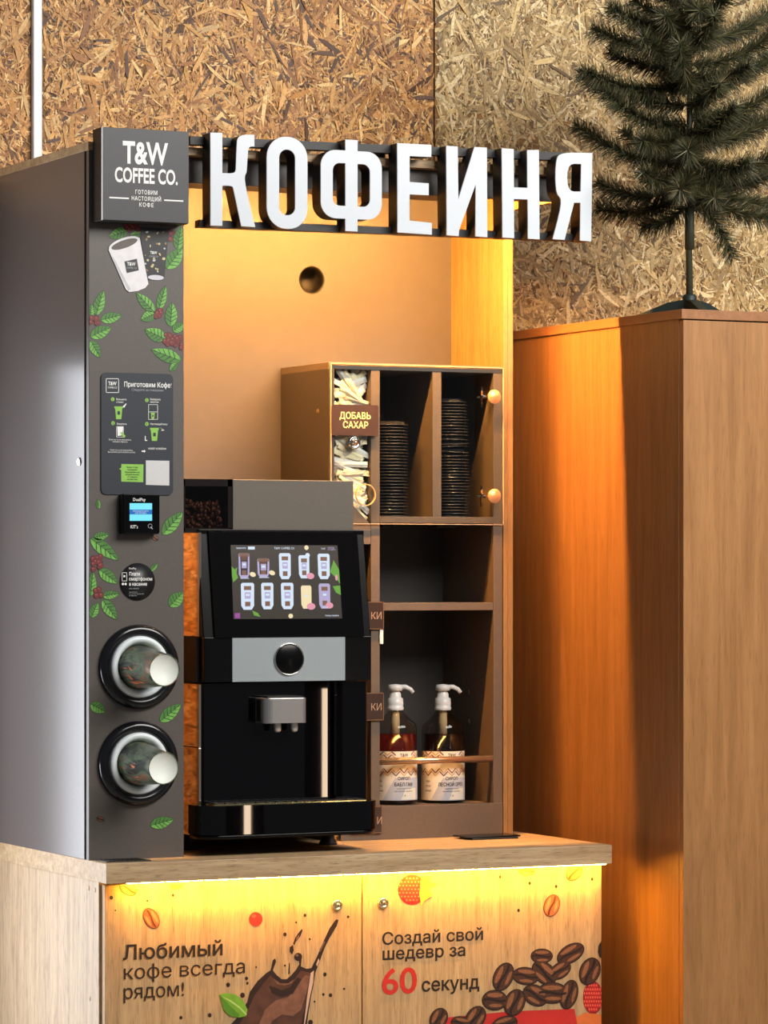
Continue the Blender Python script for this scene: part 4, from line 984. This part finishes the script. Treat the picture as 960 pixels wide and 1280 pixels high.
# ================================================================== SHELF UNIT
su = thing('shelf_unit', 'brown organiser shelf unit with clear flap door beside the coffee machine', 'shelf', (.92, .5, ZT))
UX0, UX1, UY, UYB, UZ1 = .694, 1.1475, .37, .643, 2.012
TH = .016
def ub(n_, x0, x1, y0, y1, z0, z1, m_=BROWN): return MB().box(x0, x1, y0, y1, z0, z1).build(n_, m_, su, bevel=.0007)
lside = ub('side_panel', UX0, UX0 + .0143, UY, UYB, ZT, UZ1 - TH, mat('shaded_shelf_side', (66, 57, 50), .45, noise=.05, nscale=120))  # shelf laminate darkened on this side, shade put into the colour
ub('side_panel', UX1 - .024, UX1, UY, UYB, ZT, UZ1 - TH)
ub('top_board', UX0, UX1, UY, UYB, UZ1 - TH, UZ1)
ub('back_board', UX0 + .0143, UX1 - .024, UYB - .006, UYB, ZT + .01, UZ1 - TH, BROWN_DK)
xi = [pl(u, 600, UY)[0] for u in (464, 475, 541, 552)]
zsh = (pl(540, 654, UY)[1], pl(540, 646, UY)[1]); zmid = (pl(545, 763, UY)[1], pl(545, 753.5, UY)[1]); zpl = pl(545, 1006, UY)[1]
ub('divider', xi[0], xi[1], UY + .001, UYB - .006, ZT, UZ1 - TH); ub('divider', xi[2], xi[3], UY + .001, UYB - .006, zsh[1], UZ1 - TH)
ub('shelf_board', xi[1], UX1 - .024, UY, UYB - .006, zsh[0], zsh[1]); ub('shelf_board', xi[1], UX1 - .024, UY + .002, UYB - .006, zmid[0], zmid[1]); ub('shelf_board', xi[1], UX1 - .024, UY + .004, UYB - .006, zpl - .016, zpl)
ub('plinth_board', UX0 + .03, UX1, UY - .002, UY + .012, ZT, zpl)
# sloped sugar chute behind the pane
k = MB(); za_, zb_ = pl(440, 626, UY)[1], pl(467, 656, UY)[1]
k.prism([(UX0 + .0143, zsh[0] - .05), (xi[0], zsh[0] - .05), (xi[0], zb_), (UX0 + .06, pl(443, 630, UY)[1]), (UX0 + .0143, pl(443, 630, UY)[1] + .055)], UY + .002, UY + .09); k.build('sugar_chute', BROWN, su, bevel=.0006)
k = MB()
for y, z in ((.43, 1.90), (.43, 1.70)): k.lathe([(.006, 0), (.005, -.002), (.0001, -.002)], (UX0, y, z), 'X', 14)
k.build('screw_cap', mat('brass_screw', (176, 140, 100), .3, metal=.8), lside)
for z in (1.235, 1.215 - .05):
    k = MB(); k.lathe([(.007, 0), (.006, -.0015), (.0001, -.0015)], (UX1 - .024, .50, z), 'X', 14); k.build('screw_cap', MATS['brown_shelf_laminate'], su)
# clear flap door in front of the upper bays
GYF = UY - .006
gz0, gz1 = zsh[0] - .002, UZ1 - .004
fd = MB().box(UX0 + .004, UX1 - .001, GYF, GYF + .0035, gz0, gz1).build('clear_door', glass('clear_acrylic', (.93, .95, .95)), su)
ex = mat('acrylic_edge', (226, 192, 160), .3)
k = MB(); k.box(UX0 + .004, UX1 - .001, GYF - .0002, GYF + .0037, gz1, gz1 + .0012); k.box(UX0 + .004, UX1 - .001, GYF - .0002, GYF + .0037, gz0 - .0012, gz0); k.box(UX0 + .0028, UX0 + .004, GYF - .0002, GYF + .0037, gz0, gz1); k.box(UX1 - .001, UX1 + .0002, GYF - .0002, GYF + .0037, gz0, gz1); k.build('pane_edge', ex, fd)
COPPER = mat('copper_knob', (222, 160, 112), .3, metal=.35)
for v in (496, 620):
    hx, hz = pl(617, v, GYF - .014)
    k = MB(); k.lathe([(.006, -.014), (.006, 0), (.0165, .001), (.0172, .004), (.016, .0055), (.0001, .006)], (hx, GYF - .014, hz), 'Y', 32); hk = k.build('hinge_knob', COPPER, fd)
    k = MB(); k.box(hx - .022, hx - .0185, UY + .001, UY + .005, hz - .024, hz + .024); k.lathe([(.0001, .0), (.005, .0), (.005, .012)], (hx - .020, UY + .004, hz), 'Y', 14); k.tube([(hx - .03, UY + .008, hz), (hx, UY + .004, hz)], .003); k.build('hinge_bracket', CHROME, hk)
hx, hz = pl(457.5, 618.5, GYF - .001)
k = MB(); k.lathe([(.0255, -.0045), (.0255, .0012), (.0235, .0012), (.0235, -.0045), (.0255, -.0045)], (hx, GYF, hz), 'Y', 40, smooth=False); k.build('finger_hole_ring', mat('brass_ring', (226, 184, 124), .3, metal=.3), fd)
hx, hz = pl(443.5, 553, GYF - .004)
k = MB(); k.lathe([(.015, 0), (.015, .003), (.011, .006), (.0105, .004), (.007, .004), (.006, .010), (.0001, .011)], (hx, GYF, hz), 'Y', 24); k.build('door_lock', CHROME, fd)
# label on the sugar bay
PLQ = mat('dark_plaque', (56, 40, 34), .3, noise=.04); CREAM = mat('cream_lettering', (236, 208, 150), .5)
def plaque(label, u0, u1, v0, v1, Y, lines, size, border=False, tabs=False):
    x0, x1 = pl(u0, 0, Y)[0], pl(u1, 0, Y)[0]; um = (u0 + u1) / 2; z0, z1 = pl(um, v1, Y)[1], pl(um, v0, Y)[1]
    t = thing('label_plaque', label, 'label', ((x0 + x1) / 2, Y, z0))
    k = MB(); k.prism(rrect(x0, x1, z0, z1, .004 if not border else .0012), Y, Y + .004); k.build('plate', PLQ, t)
    if border:
        k = MB(); w = .0009
        for a in ((x0 + .001, x1 - .001, z1 - .001 - w, z1 - .001), (x0 + .001, x1 - .001, z0 + .001, z0 + .001 + w), (x1 - .001 - w, x1 - .001, z0 + .001, z1 - .001)): k.flat([(a[0], a[2]), (a[1], a[2]), (a[1], a[3]), (a[0], a[3])], Y - .0004)
        k.build('border_line', mat('tan_line', (150, 112, 80), .5), t)
    for s, u, v in lines: ptext('lettering', s, u, v, Y - .0006, size, CREAM if not border else mat('tan_lettering', (176, 146, 120), .5), t, bold=.014 if not border else 0, sx=.92)
    if tabs: MB().box(x1 - .010, x1 - .001, Y + .001, Y + .004, z0 - .034, z0).build('tab', PAPER, t, bevel=.001)
    return t
plaque('dark sugar label plaque with gold lettering on the clear flap door', 415, 473, 506, 544.5, GYF - .0045, [('ДОБАВЬ', 444, 523.5), ('САХАР', 444.5, 535)], 8.2)
plaque('small dark label ending in two letters, highest of three beside the machine', 440, 480, 752, 787, UY - .0045, [('КИ', 470.5, 774)], 9, True, True)
plaque('small dark label ending in two letters, middle of three beside the machine', 440, 480, 866, 901, UY - .0045, [('КИ', 470.5, 888)], 9, True)
plaque('small dark label ending in two letters, lowest of three beside the drip tray', 440, 478, 1008, 1042, UY - .0085, [('И', 474.5, 1030)], 9, True)
# rod in front of the syrups
k = MB(); ra, rb = pl(473, 952, UY + .008), pl(614, 948.5, UY + .008); k.tube([(xi[1] - .001, UY + .008, ra[1]), (UX1 - .023, UY + .008, ra[1])], .0082, 14); k.build('retaining_rod', mat('copper_rod', (206, 170, 136), .25, metal=.8), su)
# dispenser outlets under the upper shelf
for x0, x1 in ((.855, .885), (1.0, 1.05)): ub('outlet_bracket', x0, x1, .42, .47, zsh[0] - .010, zsh[0], BLACK)

# ---- lids: every lid is a thing
LIDM = mat('black_cup_lid', (40, 40, 43), .22, noise=.1)
k = MB(); k.lathe([(.0001, .0095), (.030, .0095), (.034, .0088), (.036, .0035), (.0425, .0028), (.0445, .0018), (.0448, .0005), (.0440, 0), (.041, .0004), (.034, .0016)], (0, 0, 0), 'Z', 28)
lid0 = k.build('lid', LIDM); first = True
def put_lid(x, y, z, tx, ty, label, group):
    global first
    o = lid0 if first else lid0.copy()
    if not first: col.objects.link(o)
    first = False
    o.location = (x, y, z); o.rotation_euler = (tx, ty, random.uniform(0, 6)); tag(o, label, 'cup lid', group)
zl = zsh[1]
lcx = (xi[1] + xi[2]) / 2 - .014; rcx = (xi[3] + UX1 - .024) / 2 - .012
ONES = 'topmost second third fourth fifth sixth seventh eighth ninth tenth eleventh twelfth thirteenth fourteenth fifteenth sixteenth seventeenth eighteenth nineteenth twentieth'.split()
def nth(i):
    if i < 20: return ONES[i]
    t = ('twenty', 'thirty')[(i + 1) // 10 - 2]
    return t.replace('ty', 'tieth') if (i + 1) % 10 == 0 else t + '-' + ['first'] [0] if (i + 1) % 10 == 1 else t + '-' + ONES[i % 10]
n1, n2 = 30, 37
for i in range(n1):
    put_lid(lcx + random.uniform(-.0012, .0012), .435 + random.uniform(-.001, .001), zl + .0004 + i * .0074, 0, 0, f'black cup lid in the middle bay, {nth(n1 - 1 - i)} from the top of the stack', 'black lids in the middle bay')
tz = 0.0
for i in range(n2):
    t = i / n2; tilt = -.05 * (i == 20) - .07 * (21 <= i < 24) - .04 * (i == 24)
    tz += .0026 if 20 <= i <= 25 else 0
    put_lid(rcx - .012 * max(0, t - .45) + random.uniform(-.0015, .0015), .435, zl + .0004 + i * .0071 + tz, 0, tilt, f'black cup lid in the right bay, {nth(n2 - 1 - i)} from the top of the stack', 'black lids in the right bay')
# ---- sugar sticks: every sachet is a thing
SUG = [mat('sugar_stick_cream', (240, 226, 186), .5, noise=.06), mat('sugar_stick_white', (236, 232, 222), .45, noise=.05), mat('sugar_stick_grey', (196, 186, 170), .4, noise=.1)]
sug_me = []
for s in range(3):
    k = MB(); L_, w_, h_ = .0345, .0068, .0028; vs = []
    for i in range(6):
        t = i / 5; hh = h_ * (0.15 if i in (0, 5) else 1); bend = .003 * (s - 1) * math.sin(math.pi * t)
        vs += [(-L_ + 2 * L_ * t, -w_, bend), (-L_ + 2 * L_ * t, 0, bend + hh), (-L_ + 2 * L_ * t, w_, bend), (-L_ + 2 * L_ * t, 0, bend - hh)]
    fs = [(i * 4 + j, i * 4 + (j + 1) % 4, (i + 1) * 4 + (j + 1) % 4, (i + 1) * 4 + j) for i in range(5) for j in range(4)] + [(0, 1, 2, 3), (23, 22, 21, 20)]
    k.add(vs, fs); o = k.build('sugar_stick', SUG[s]); sug_me.append(o.data); bpy.data.objects.remove(o)
ucx0, ucx1 = UX0 + .017, xi[0] - .004
rr = random.Random(21)
zlo, zhi = zsh[1] - .004, pl(440, 470, UY)[1]
ns = 165
for i in range(ns):
    t = i / (ns - 1); z = zlo + .012 + (zhi - zlo - .02) * t
    low = max(0, 1 - (z - zlo) / .10)        # the heap narrows towards the outlet on the right
    xa = ucx0 + .026 + low * .034; xb = ucx1 - .022
    if xb < xa: xa = xb = (xa + xb) / 2
    o = bpy.data.objects.new('sugar_stick', sug_me[rr.choice([0, 0, 1, 1, 2])]); col.objects.link(o)
    ang = rr.gauss(0, .5) + (.55 if i % 3 else -.6)
    y = UY + .012 + (i % 3) * .007 + rr.uniform(0, .004)
    o.rotation_euler = (R(90) + rr.uniform(-.5, .5), -ang * 1.0, 0)
    o.location = (rr.uniform(xa, xb), y, z)
    tag(o, 'paper sugar stick in the narrow bay behind the dark sugar label', 'sugar stick', 'sugar sticks in the narrow bay')

# ---- syrup bottles
SYRUP = {}
def bottle(u, which, liquid, title, names, Y=.448):
    cx, z0 = pl(u, 1004, Y)[0], zpl
    H = lambda v: pl(u, v, Y)[1]
    t = thing('syrup_bottle', which, 'bottle', (cx, Y, z0), 'syrup bottles on the lowest shelf')
    r0 = .0515
    zsz = H(905); zn = H(884)
    k = MB(); k.lathe([(.0001, .002), (r0 - .004, 0), (r0, .005), (r0, H(912) - z0), (r0 - .002, H(905) - z0), (.034, H(898) - z0), (.022, H(892) - z0), (.0155, H(886) - z0), (.0150, H(880) - z0)], (cx, Y, z0), 'Z', 40)
    k.build('glass_body', glass('bottle_glass_' + liquid[0], (.80, .74, .70), .02), t)
    fz = H(917)
    k = MB(); k.lathe([(.0001, .004), (r0 - .004, .004), (r0 - .0025, .008), (r0 - .0025, fz - z0), (.0001, fz - z0)], (cx, Y, z0), 'Z', 32); k.build('syrup', mat('syrup_' + liquid[0], liquid[1], .1, noise=.05), t)
    # dip tube with its cream sleeve
    k = MB(); k.lathe([(.0085, H(880) - z0), (.0105, H(900) - z0), (.0105, H(919) - z0), (.0001, H(919) - z0)], (cx, Y, z0), 'Z', 20); k.lathe([(.003, H(919) - z0), (.003, .01)], (cx, Y, z0), 'Z', 10); k.build('dip_tube', mat('cream_plastic', (232, 214, 166), .35, noise=.03), t)
    # pump: collar, neck, head and curved spout
    pm = mat('white_pump_plastic', (226, 222, 216), .3, noise=.02)
    k = MB(); k.lathe([(.0190, H(887.5) - z0), (.0200, H(886) - z0), (.0200, H(884) - z0), (.0185, H(883.5) - z0), (.0195, H(880) - z0), (.0185, H(873) - z0), (.0140, H(871.5) - z0), (.0135, H(867) - z0), (.0095, H(864) - z0), (.0095, H(861) - z0)], (cx, Y, z0), 'Z', 28); pu = k.build('pump_collar', pm, t)
    k = MB(); k.lathe([(.0095, H(864) - z0), (.0170, H(863) - z0), (.0178, H(859) - z0), (.0160, H(856) - z0), (.0001, H(855) - z0)], (cx, Y, z0), 'Z', 24); k.build('pump_head', pm, pu)
    k = MB(); zz = H(859); k.tube([(cx + .008, Y - .004, zz), (cx + .022, Y - .010, zz + .001), (cx + .034, Y - .013, zz - .005), (cx + .040, Y - .015, zz - .013)], .0062, 10, 0, .0045); k.build('spout', pm, pu)
    # paper label: wraps the front half
    k = MB(); rl = r0 + .0005; za, zb = H(999), H(938); mz = [za, H(971), H(965), H(958.5), H(947), zb]
    n = 40; A0, A1 = R(-205), R(-18)
    def wp(a, z, lift=0): return (cx + (rl + lift) * math.cos(a), Y + (rl + lift) * math.sin(a), z)
    for z_a, z_b, mi in ((za, zb, 0),):
        vs = [wp(A0 + (A1 - A0) * i / n, z) for z in (z_a, z_b) for i in range(n + 1)]
        k.add(vs, [(i, i + 1, n + 2 + i, n + 1 + i) for i in range(n)], mi, True)
    pc = [mat('label_maroon', (110, 34, 30), .5), mat('label_amber', (212, 164, 92), .5)]
    def stripe(a0, z0_, a1, z1_, th, mi, lift):
        m = 4; vs = []
        for i in range(m + 1):
            s_ = i / m; a = a0 + (a1 - a0) * s_; z = z0_ + (z1_ - z0_) * s_
            vs += [wp(a, z - th / 2, lift), wp(a, z + th / 2, lift)]
        k.add(vs, [(2 * i, 2 * i + 2, 2 * i + 3, 2 * i + 1) for i in range(m)], mi)
    da = R(11)
    ci = 0
    a = A0 + R(3)
    while a + 2 * da < A1 - R(2):
        for row, (zc, th) in enumerate(((H(965.5), .0042), (H(962), .0042))):
            stripe(a, zc - .005, a + da * .97, zc + .005, th * .8, 1 + (ci + row) % 2, .0003); stripe(a + da, zc + .005, a + da * 1.97, zc - .005, th * .8, 1 + (ci + row + 1) % 2, .0003)
        if not (R(-124) < a + da < R(-60)):
            for row, zc in enumerate((H(940.5), H(944.5))): stripe(a, zc - .004, a + da * .97, zc + .004, .0034, 1 + (ci + row) % 2, .0003); stripe(a + da, zc + .004, a + da * 1.97, zc - .004, .0034, 1 + (ci + row + 1) % 2, .0003)
        a += 2 * da; ci += 1
    # grey slanted field behind the title
    vs = []; m = 12
    for i in range(m + 1):
        t_ = i / m; z = za + (H(971) - za) * t_; al = R(-150) + R(34) * t_
        vs += [wp(al + (A1 - al) * j / 30, z, .0003) for j in range(31)]
    k.add(vs, [(i * 31 + j, i * 31 + j + 1, (i + 1) * 31 + j + 1, (i + 1) * 31 + j) for i in range(m) for j in range(30)], 3, True)
    vs = []
    for i in range(5):
        t_ = i / 4; z = za + .002 + (H(985) - za) * t_; al = R(-100) + R(12) * t_
        vs += [wp(al + (R(-50) - al) * j / 12, z, .0005) for j in range(13)]
    k.add(vs, [(i * 13 + j, i * 13 + j + 1, (i + 1) * 13 + j + 1, (i + 1) * 13 + j) for i in range(4) for j in range(12)], 0, True)
    lb = k.build('paper_label', [mat('label_cream', (232, 224, 206), .55, noise=.03)] + pc + [mat('label_grey', (190, 192, 198), .55, noise=.02)], t)
    # lettering bent round the bottle
    def wrap(s, v, hpx, amid, bold=.01, sx=.85):
        zb_ = H(v); kk = (H(v - hpx) - zb_) / .727
        o = glyph_obj(glyph_mesh(s, bold, 'CENTER', 1.0, 2), 'lettering', Matrix.Identity(4), INKD, None); me = o.data
        for p in me.vertices:
            a = amid + p.co.x * kk * sx / rl; q_ = wp(a, zb_ + p.co.y * kk, .0008); p.co = Vector(q_) - Vector(t['_o'])
        o.parent = lb; o['_o'] = t['_o']
    wrap('T&W', 944.5, 4.0, R(-92), .02); wrap('СИРОП', 973.6, 4.0, R(-92), .02)
    wrap(title, 981.2, 4.4, R(-92), .02, .8); 
    for i, s in enumerate(('концентрированный', 'для напитков и десертов')): wrap(s, 985 + i * 3.2, 1.6, R(-92), 0, .9)
    wrap('1 л', 994, 2.6, R(-92), .02)
    for i in range(3): wrap(('вода', 'сахар', 'аромат')[i], 976 + i * 6, 2.4, R(-158), .005)
    return t
bottle(494, 'red syrup pump bottle, nearest the coffee machine', ('red', (58, 10, 14)), 'БАБЛ ГАМ', None)
bottle(553.5, 'dark nut syrup pump bottle, nearest the oak side panel', ('dark', (9, 6, 9)), 'ЛЕСНОЙ ОРЕХ', None)

# ================================================================== TALL CABINET
WX, WYF, WZ = 1.33, -.157, 2.12
tcb = thing('tall_cabinet', 'tall brown walnut cabinet standing right of the kiosk', 'cabinet', (1.9, .3, 0))
TT = .022
MB().box(WX + .004, WX + .022, WYF + .020, .775, 0, WZ - TT).build('side_panel', WALNUT, tcb, bevel=.0008)
MB().box(2.5, 2.518, WYF + .020, .775, 0, WZ - TT).build('side_panel', WALNUT, tcb, bevel=.0008)
MB().box(WX, 2.522, WYF, .78, WZ - TT, WZ).build('top_board', WALNUT_Y, tcb, bevel=.001)
MB().box(WX + .022, 2.5, .765, .775, 0, WZ - TT).build('back_panel', WALNUT, tcb)
MB().box(WX + .022, 2.5, WYF + .04, .765, .06, .08).build('bottom_board', WALNUT_Y, tcb)
for i in range(3):
    w = (2.518 - WX - .004) / 3
    MB().box(WX + .004 + i * w + .001, WX + .004 + (i + 1) * w - .001, WYF + .001, WYF + .019, .05, WZ - TT - .003).build('door', WALNUT, tcb, bevel=.0008)

# ================================================================== ARTIFICIAL TREE
TYC = .08
TXC = pl(862, 380, TYC)[0]
tree = thing('artificial_tree', 'bare dark green artificial fir tree standing on the tall brown cabinet', 'tree', (TXC, TYC, WZ))
DKP = mat('dark_green_plastic', (22, 38, 36), .5)
TRK = mat('tree_pole_green', (58, 62, 46), .6, noise=.2)
for a in (15, 135, 255):
    c, s_ = math.cos(R(a)), math.sin(R(a)); pts = []
    k = MB()
    for (d, zz, hh, w) in ((.0, .020, .024, .014), (.05, .016, .020, .012), (.10, .004, .014, .011), (.135, 0, .006, .009)):
        pts.append((d, zz, hh, w))
    vs = []
    for d, zz, hh, w in pts:
        for sx_, h2 in ((-1, zz), (1, zz), (1, zz + hh), (-1, zz + hh)): vs.append((TXC + d * c - sx_ * w * s_, TYC + d * s_ + sx_ * w * c, WZ + h2))
    k.add(vs, [(i * 4 + j, i * 4 + (j + 1) % 4, (i + 1) * 4 + (j + 1) % 4, (i + 1) * 4 + j) for i in range(3) for j in range(4)] + [(12, 13, 14, 15)])
    k.build('stand_leg', DKP, tree, fixn='all')
k = MB(); k.lathe([(.017, .008), (.017, .05), (.012, .055)], (TXC, TYC, WZ), 'Z', 16); k.build('stand_socket', DKP, tree)
k = MB(); k.tube([(TXC, TYC, WZ + .02), (TXC - .003, TYC, WZ + .30), (TXC, TYC, WZ + .60), (TXC, TYC, WZ + 1.25)], .0085, 10, 0, .004); k.tube([(TXC, TYC, WZ + .16), (TXC, TYC, WZ + .27)], .0115, 10); k.build('pole', TRK, tree)
NEED = bpy.data.materials.new('fir_needles')
def needles_mat():
    m, nt, bs = base_mat('fir_needles'); N, L = nt.nodes, nt.links
    at = N.new('ShaderNodeAttribute'); at.attribute_name = 'needle_colour'; L.new(at.outputs['Color'], bs.inputs['Base Color']); bs.inputs['Roughness'].default_value = .55
    return m
NEED = needles_mat()
def branch(start, tip, sag, length_n=.052, dens=1.0):
    s, t = Vector(start), Vector(tip); L_ = (t - s).length
    m = 9; path = [s.lerp(t, i / (m - 1)) + Vector((0, 0, -sag * math.sin(math.pi * i / (m - 1)))) for i in range(m)]
    k = MB(); k.tube(path, .0032, 6, 0, .0018); br = k.build('branch', TRK, tree)
    n = int(L_ * 4800 * dens); o_ = Vector(tree['_o'])
    u = rng.uniform(.04, 1.0, n); V = np.zeros((n, 3, 3)); C = np.zeros((n, 3))
    P_ = np.array([tuple(p) for p in path]); T_ = np.gradient(P_, axis=0); T_ /= np.linalg.norm(T_, axis=1)[:, None]
    idx = u * (m - 1); i0 = np.minimum(idx.astype(int), m - 2); fr = (idx - i0)[:, None]
    base = P_[i0] * (1 - fr) + P_[i0 + 1] * fr; tt = T_[i0]
    rv = rng.normal(size=(n, 3)); rv -= (rv * tt).sum(1)[:, None] * tt; rv /= np.linalg.norm(rv, axis=1)[:, None]
    lean = rng.uniform(.35, .95, n)[:, None]
    d = rv + tt * lean; d /= np.linalg.norm(d, axis=1)[:, None]
    ln = (length_n * rng.uniform(.6, 1.08, n) * np.where(u > .9, .8, 1))[:, None]
    sd = np.cross(d, rng.normal(size=(n, 3))); sd /= np.linalg.norm(sd, axis=1)[:, None]
    V[:, 0] = base - sd * .0013; V[:, 1] = base + sd * .0013; V[:, 2] = base + d * ln + np.array([0, 0, -.003])
    pal = np.array([lin(c) for c in ((58, 60, 36), (76, 76, 46), (38, 44, 28), (104, 98, 64), (138, 120, 86))])
    C = pal[rng.choice(5, n, p=[.30, .26, .24, .13, .07])]
    me = bpy.data.meshes.new('needles'); me.vertices.add(n * 3); me.vertices.foreach_set('co', (V - np.array(o_)).reshape(-1).astype(np.float32))
    me.loops.add(n * 3); me.loops.foreach_set('vertex_index', np.arange(n * 3, dtype=np.int32)); me.polygons.add(n); me.polygons.foreach_set('loop_start', np.arange(0, n * 3, 3, dtype=np.int32))
    at = me.attributes.new('needle_colour', 'FLOAT_COLOR', 'FACE'); at.data.foreach_set('color', np.concatenate([C, np.ones((n, 1))], 1).reshape(-1).astype(np.float32))
    me.update(calc_edges=True); me.materials.append(NEED)
    nd = bpy.data.objects.new('needles', me); col.objects.link(nd); nd.parent = br; nd['kind'] = 'stuff'
    return br
zz2 = lambda p, Y: (lambda q_: (q_[0], Y, q_[1]))(pl(700 + p[0] / 3.2, p[1] / 3.2, Y))
# (height on the pole, tip as seen, how far the tip stands before (-) or behind (+) the pole, sag)
BR = [(790, (690, 1030), -.05, -.03), (815, (330, 905), .04, .015), (760, (150, 830), .14, .03), (740, (150, 730), .11, .03), (650, (60, 500), .09, .03), (690, (330, 690), -.16, .02),
      (500, (170, 360), -.05, .03), (420, (80, 300), .08, .02), (330, (95, 285), -.03, .03), (260, (200, 205), .10, .02), (190, (130, 115), .0, .02), (60, (290, 0), .05, .02),
      (700, (930, 640), .05, .04), (720, (980, 800), .02, .03), (770, (940, 870), -.05, .02), (640, (900, 590), -.10, .04), (560, (950, 380), .06, .04), (480, (930, 300), -.02, .03), (360, (930, 150), .04, .03), (260, (900, 90), -.04, .03), (160, (860, 40), .08, .02),
      (660, (510, 600), -.20, -.01), (700, (480, 760), -.22, .0), (420, (640, 330), -.20, .01), (360, (480, 170), -.19, .01), (560, (640, 480), .18, .01), (640, (760, 650), -.18, .02), (600, (400, 480), .17, .01), (330, (420, 300), .15, .01), (200, (620, 60), -.18, .01),
      (120, (420, 60), -.12, .01), (80, (700, -40), -.1, .01), (40, (380, -90), .1, .01), (-40, (260, -130), .0, .02), (-40, (800, -120), .0, .02), (-120, (520, -250), -.12, .0), (230, (330, 150), -.13, .02), (520, (330, 560), -.14, .02), (300, (760, 260), -.14, .02), (740, (620, 790), -.17, .01), (540, (700, 420), -.17, .02), (40, (560, 40), -.16, 0), (610, (250, 520), .1, .03), (130, (620, 150), .12, .01), (150, (300, 90), .12, .01), (100, (200, 30), -.05, .02), (-60, (480, -60), -.15, 0), (450, (780, 480), .1, .02)]
for vs_, tipz, dy, sag in BR:
    zb_ = pl(862, vs_ / 3.2, TYC)[1]
    tp_ = zz2(tipz, TYC + dy)
    branch((TXC, TYC, zb_), tp_, sag)
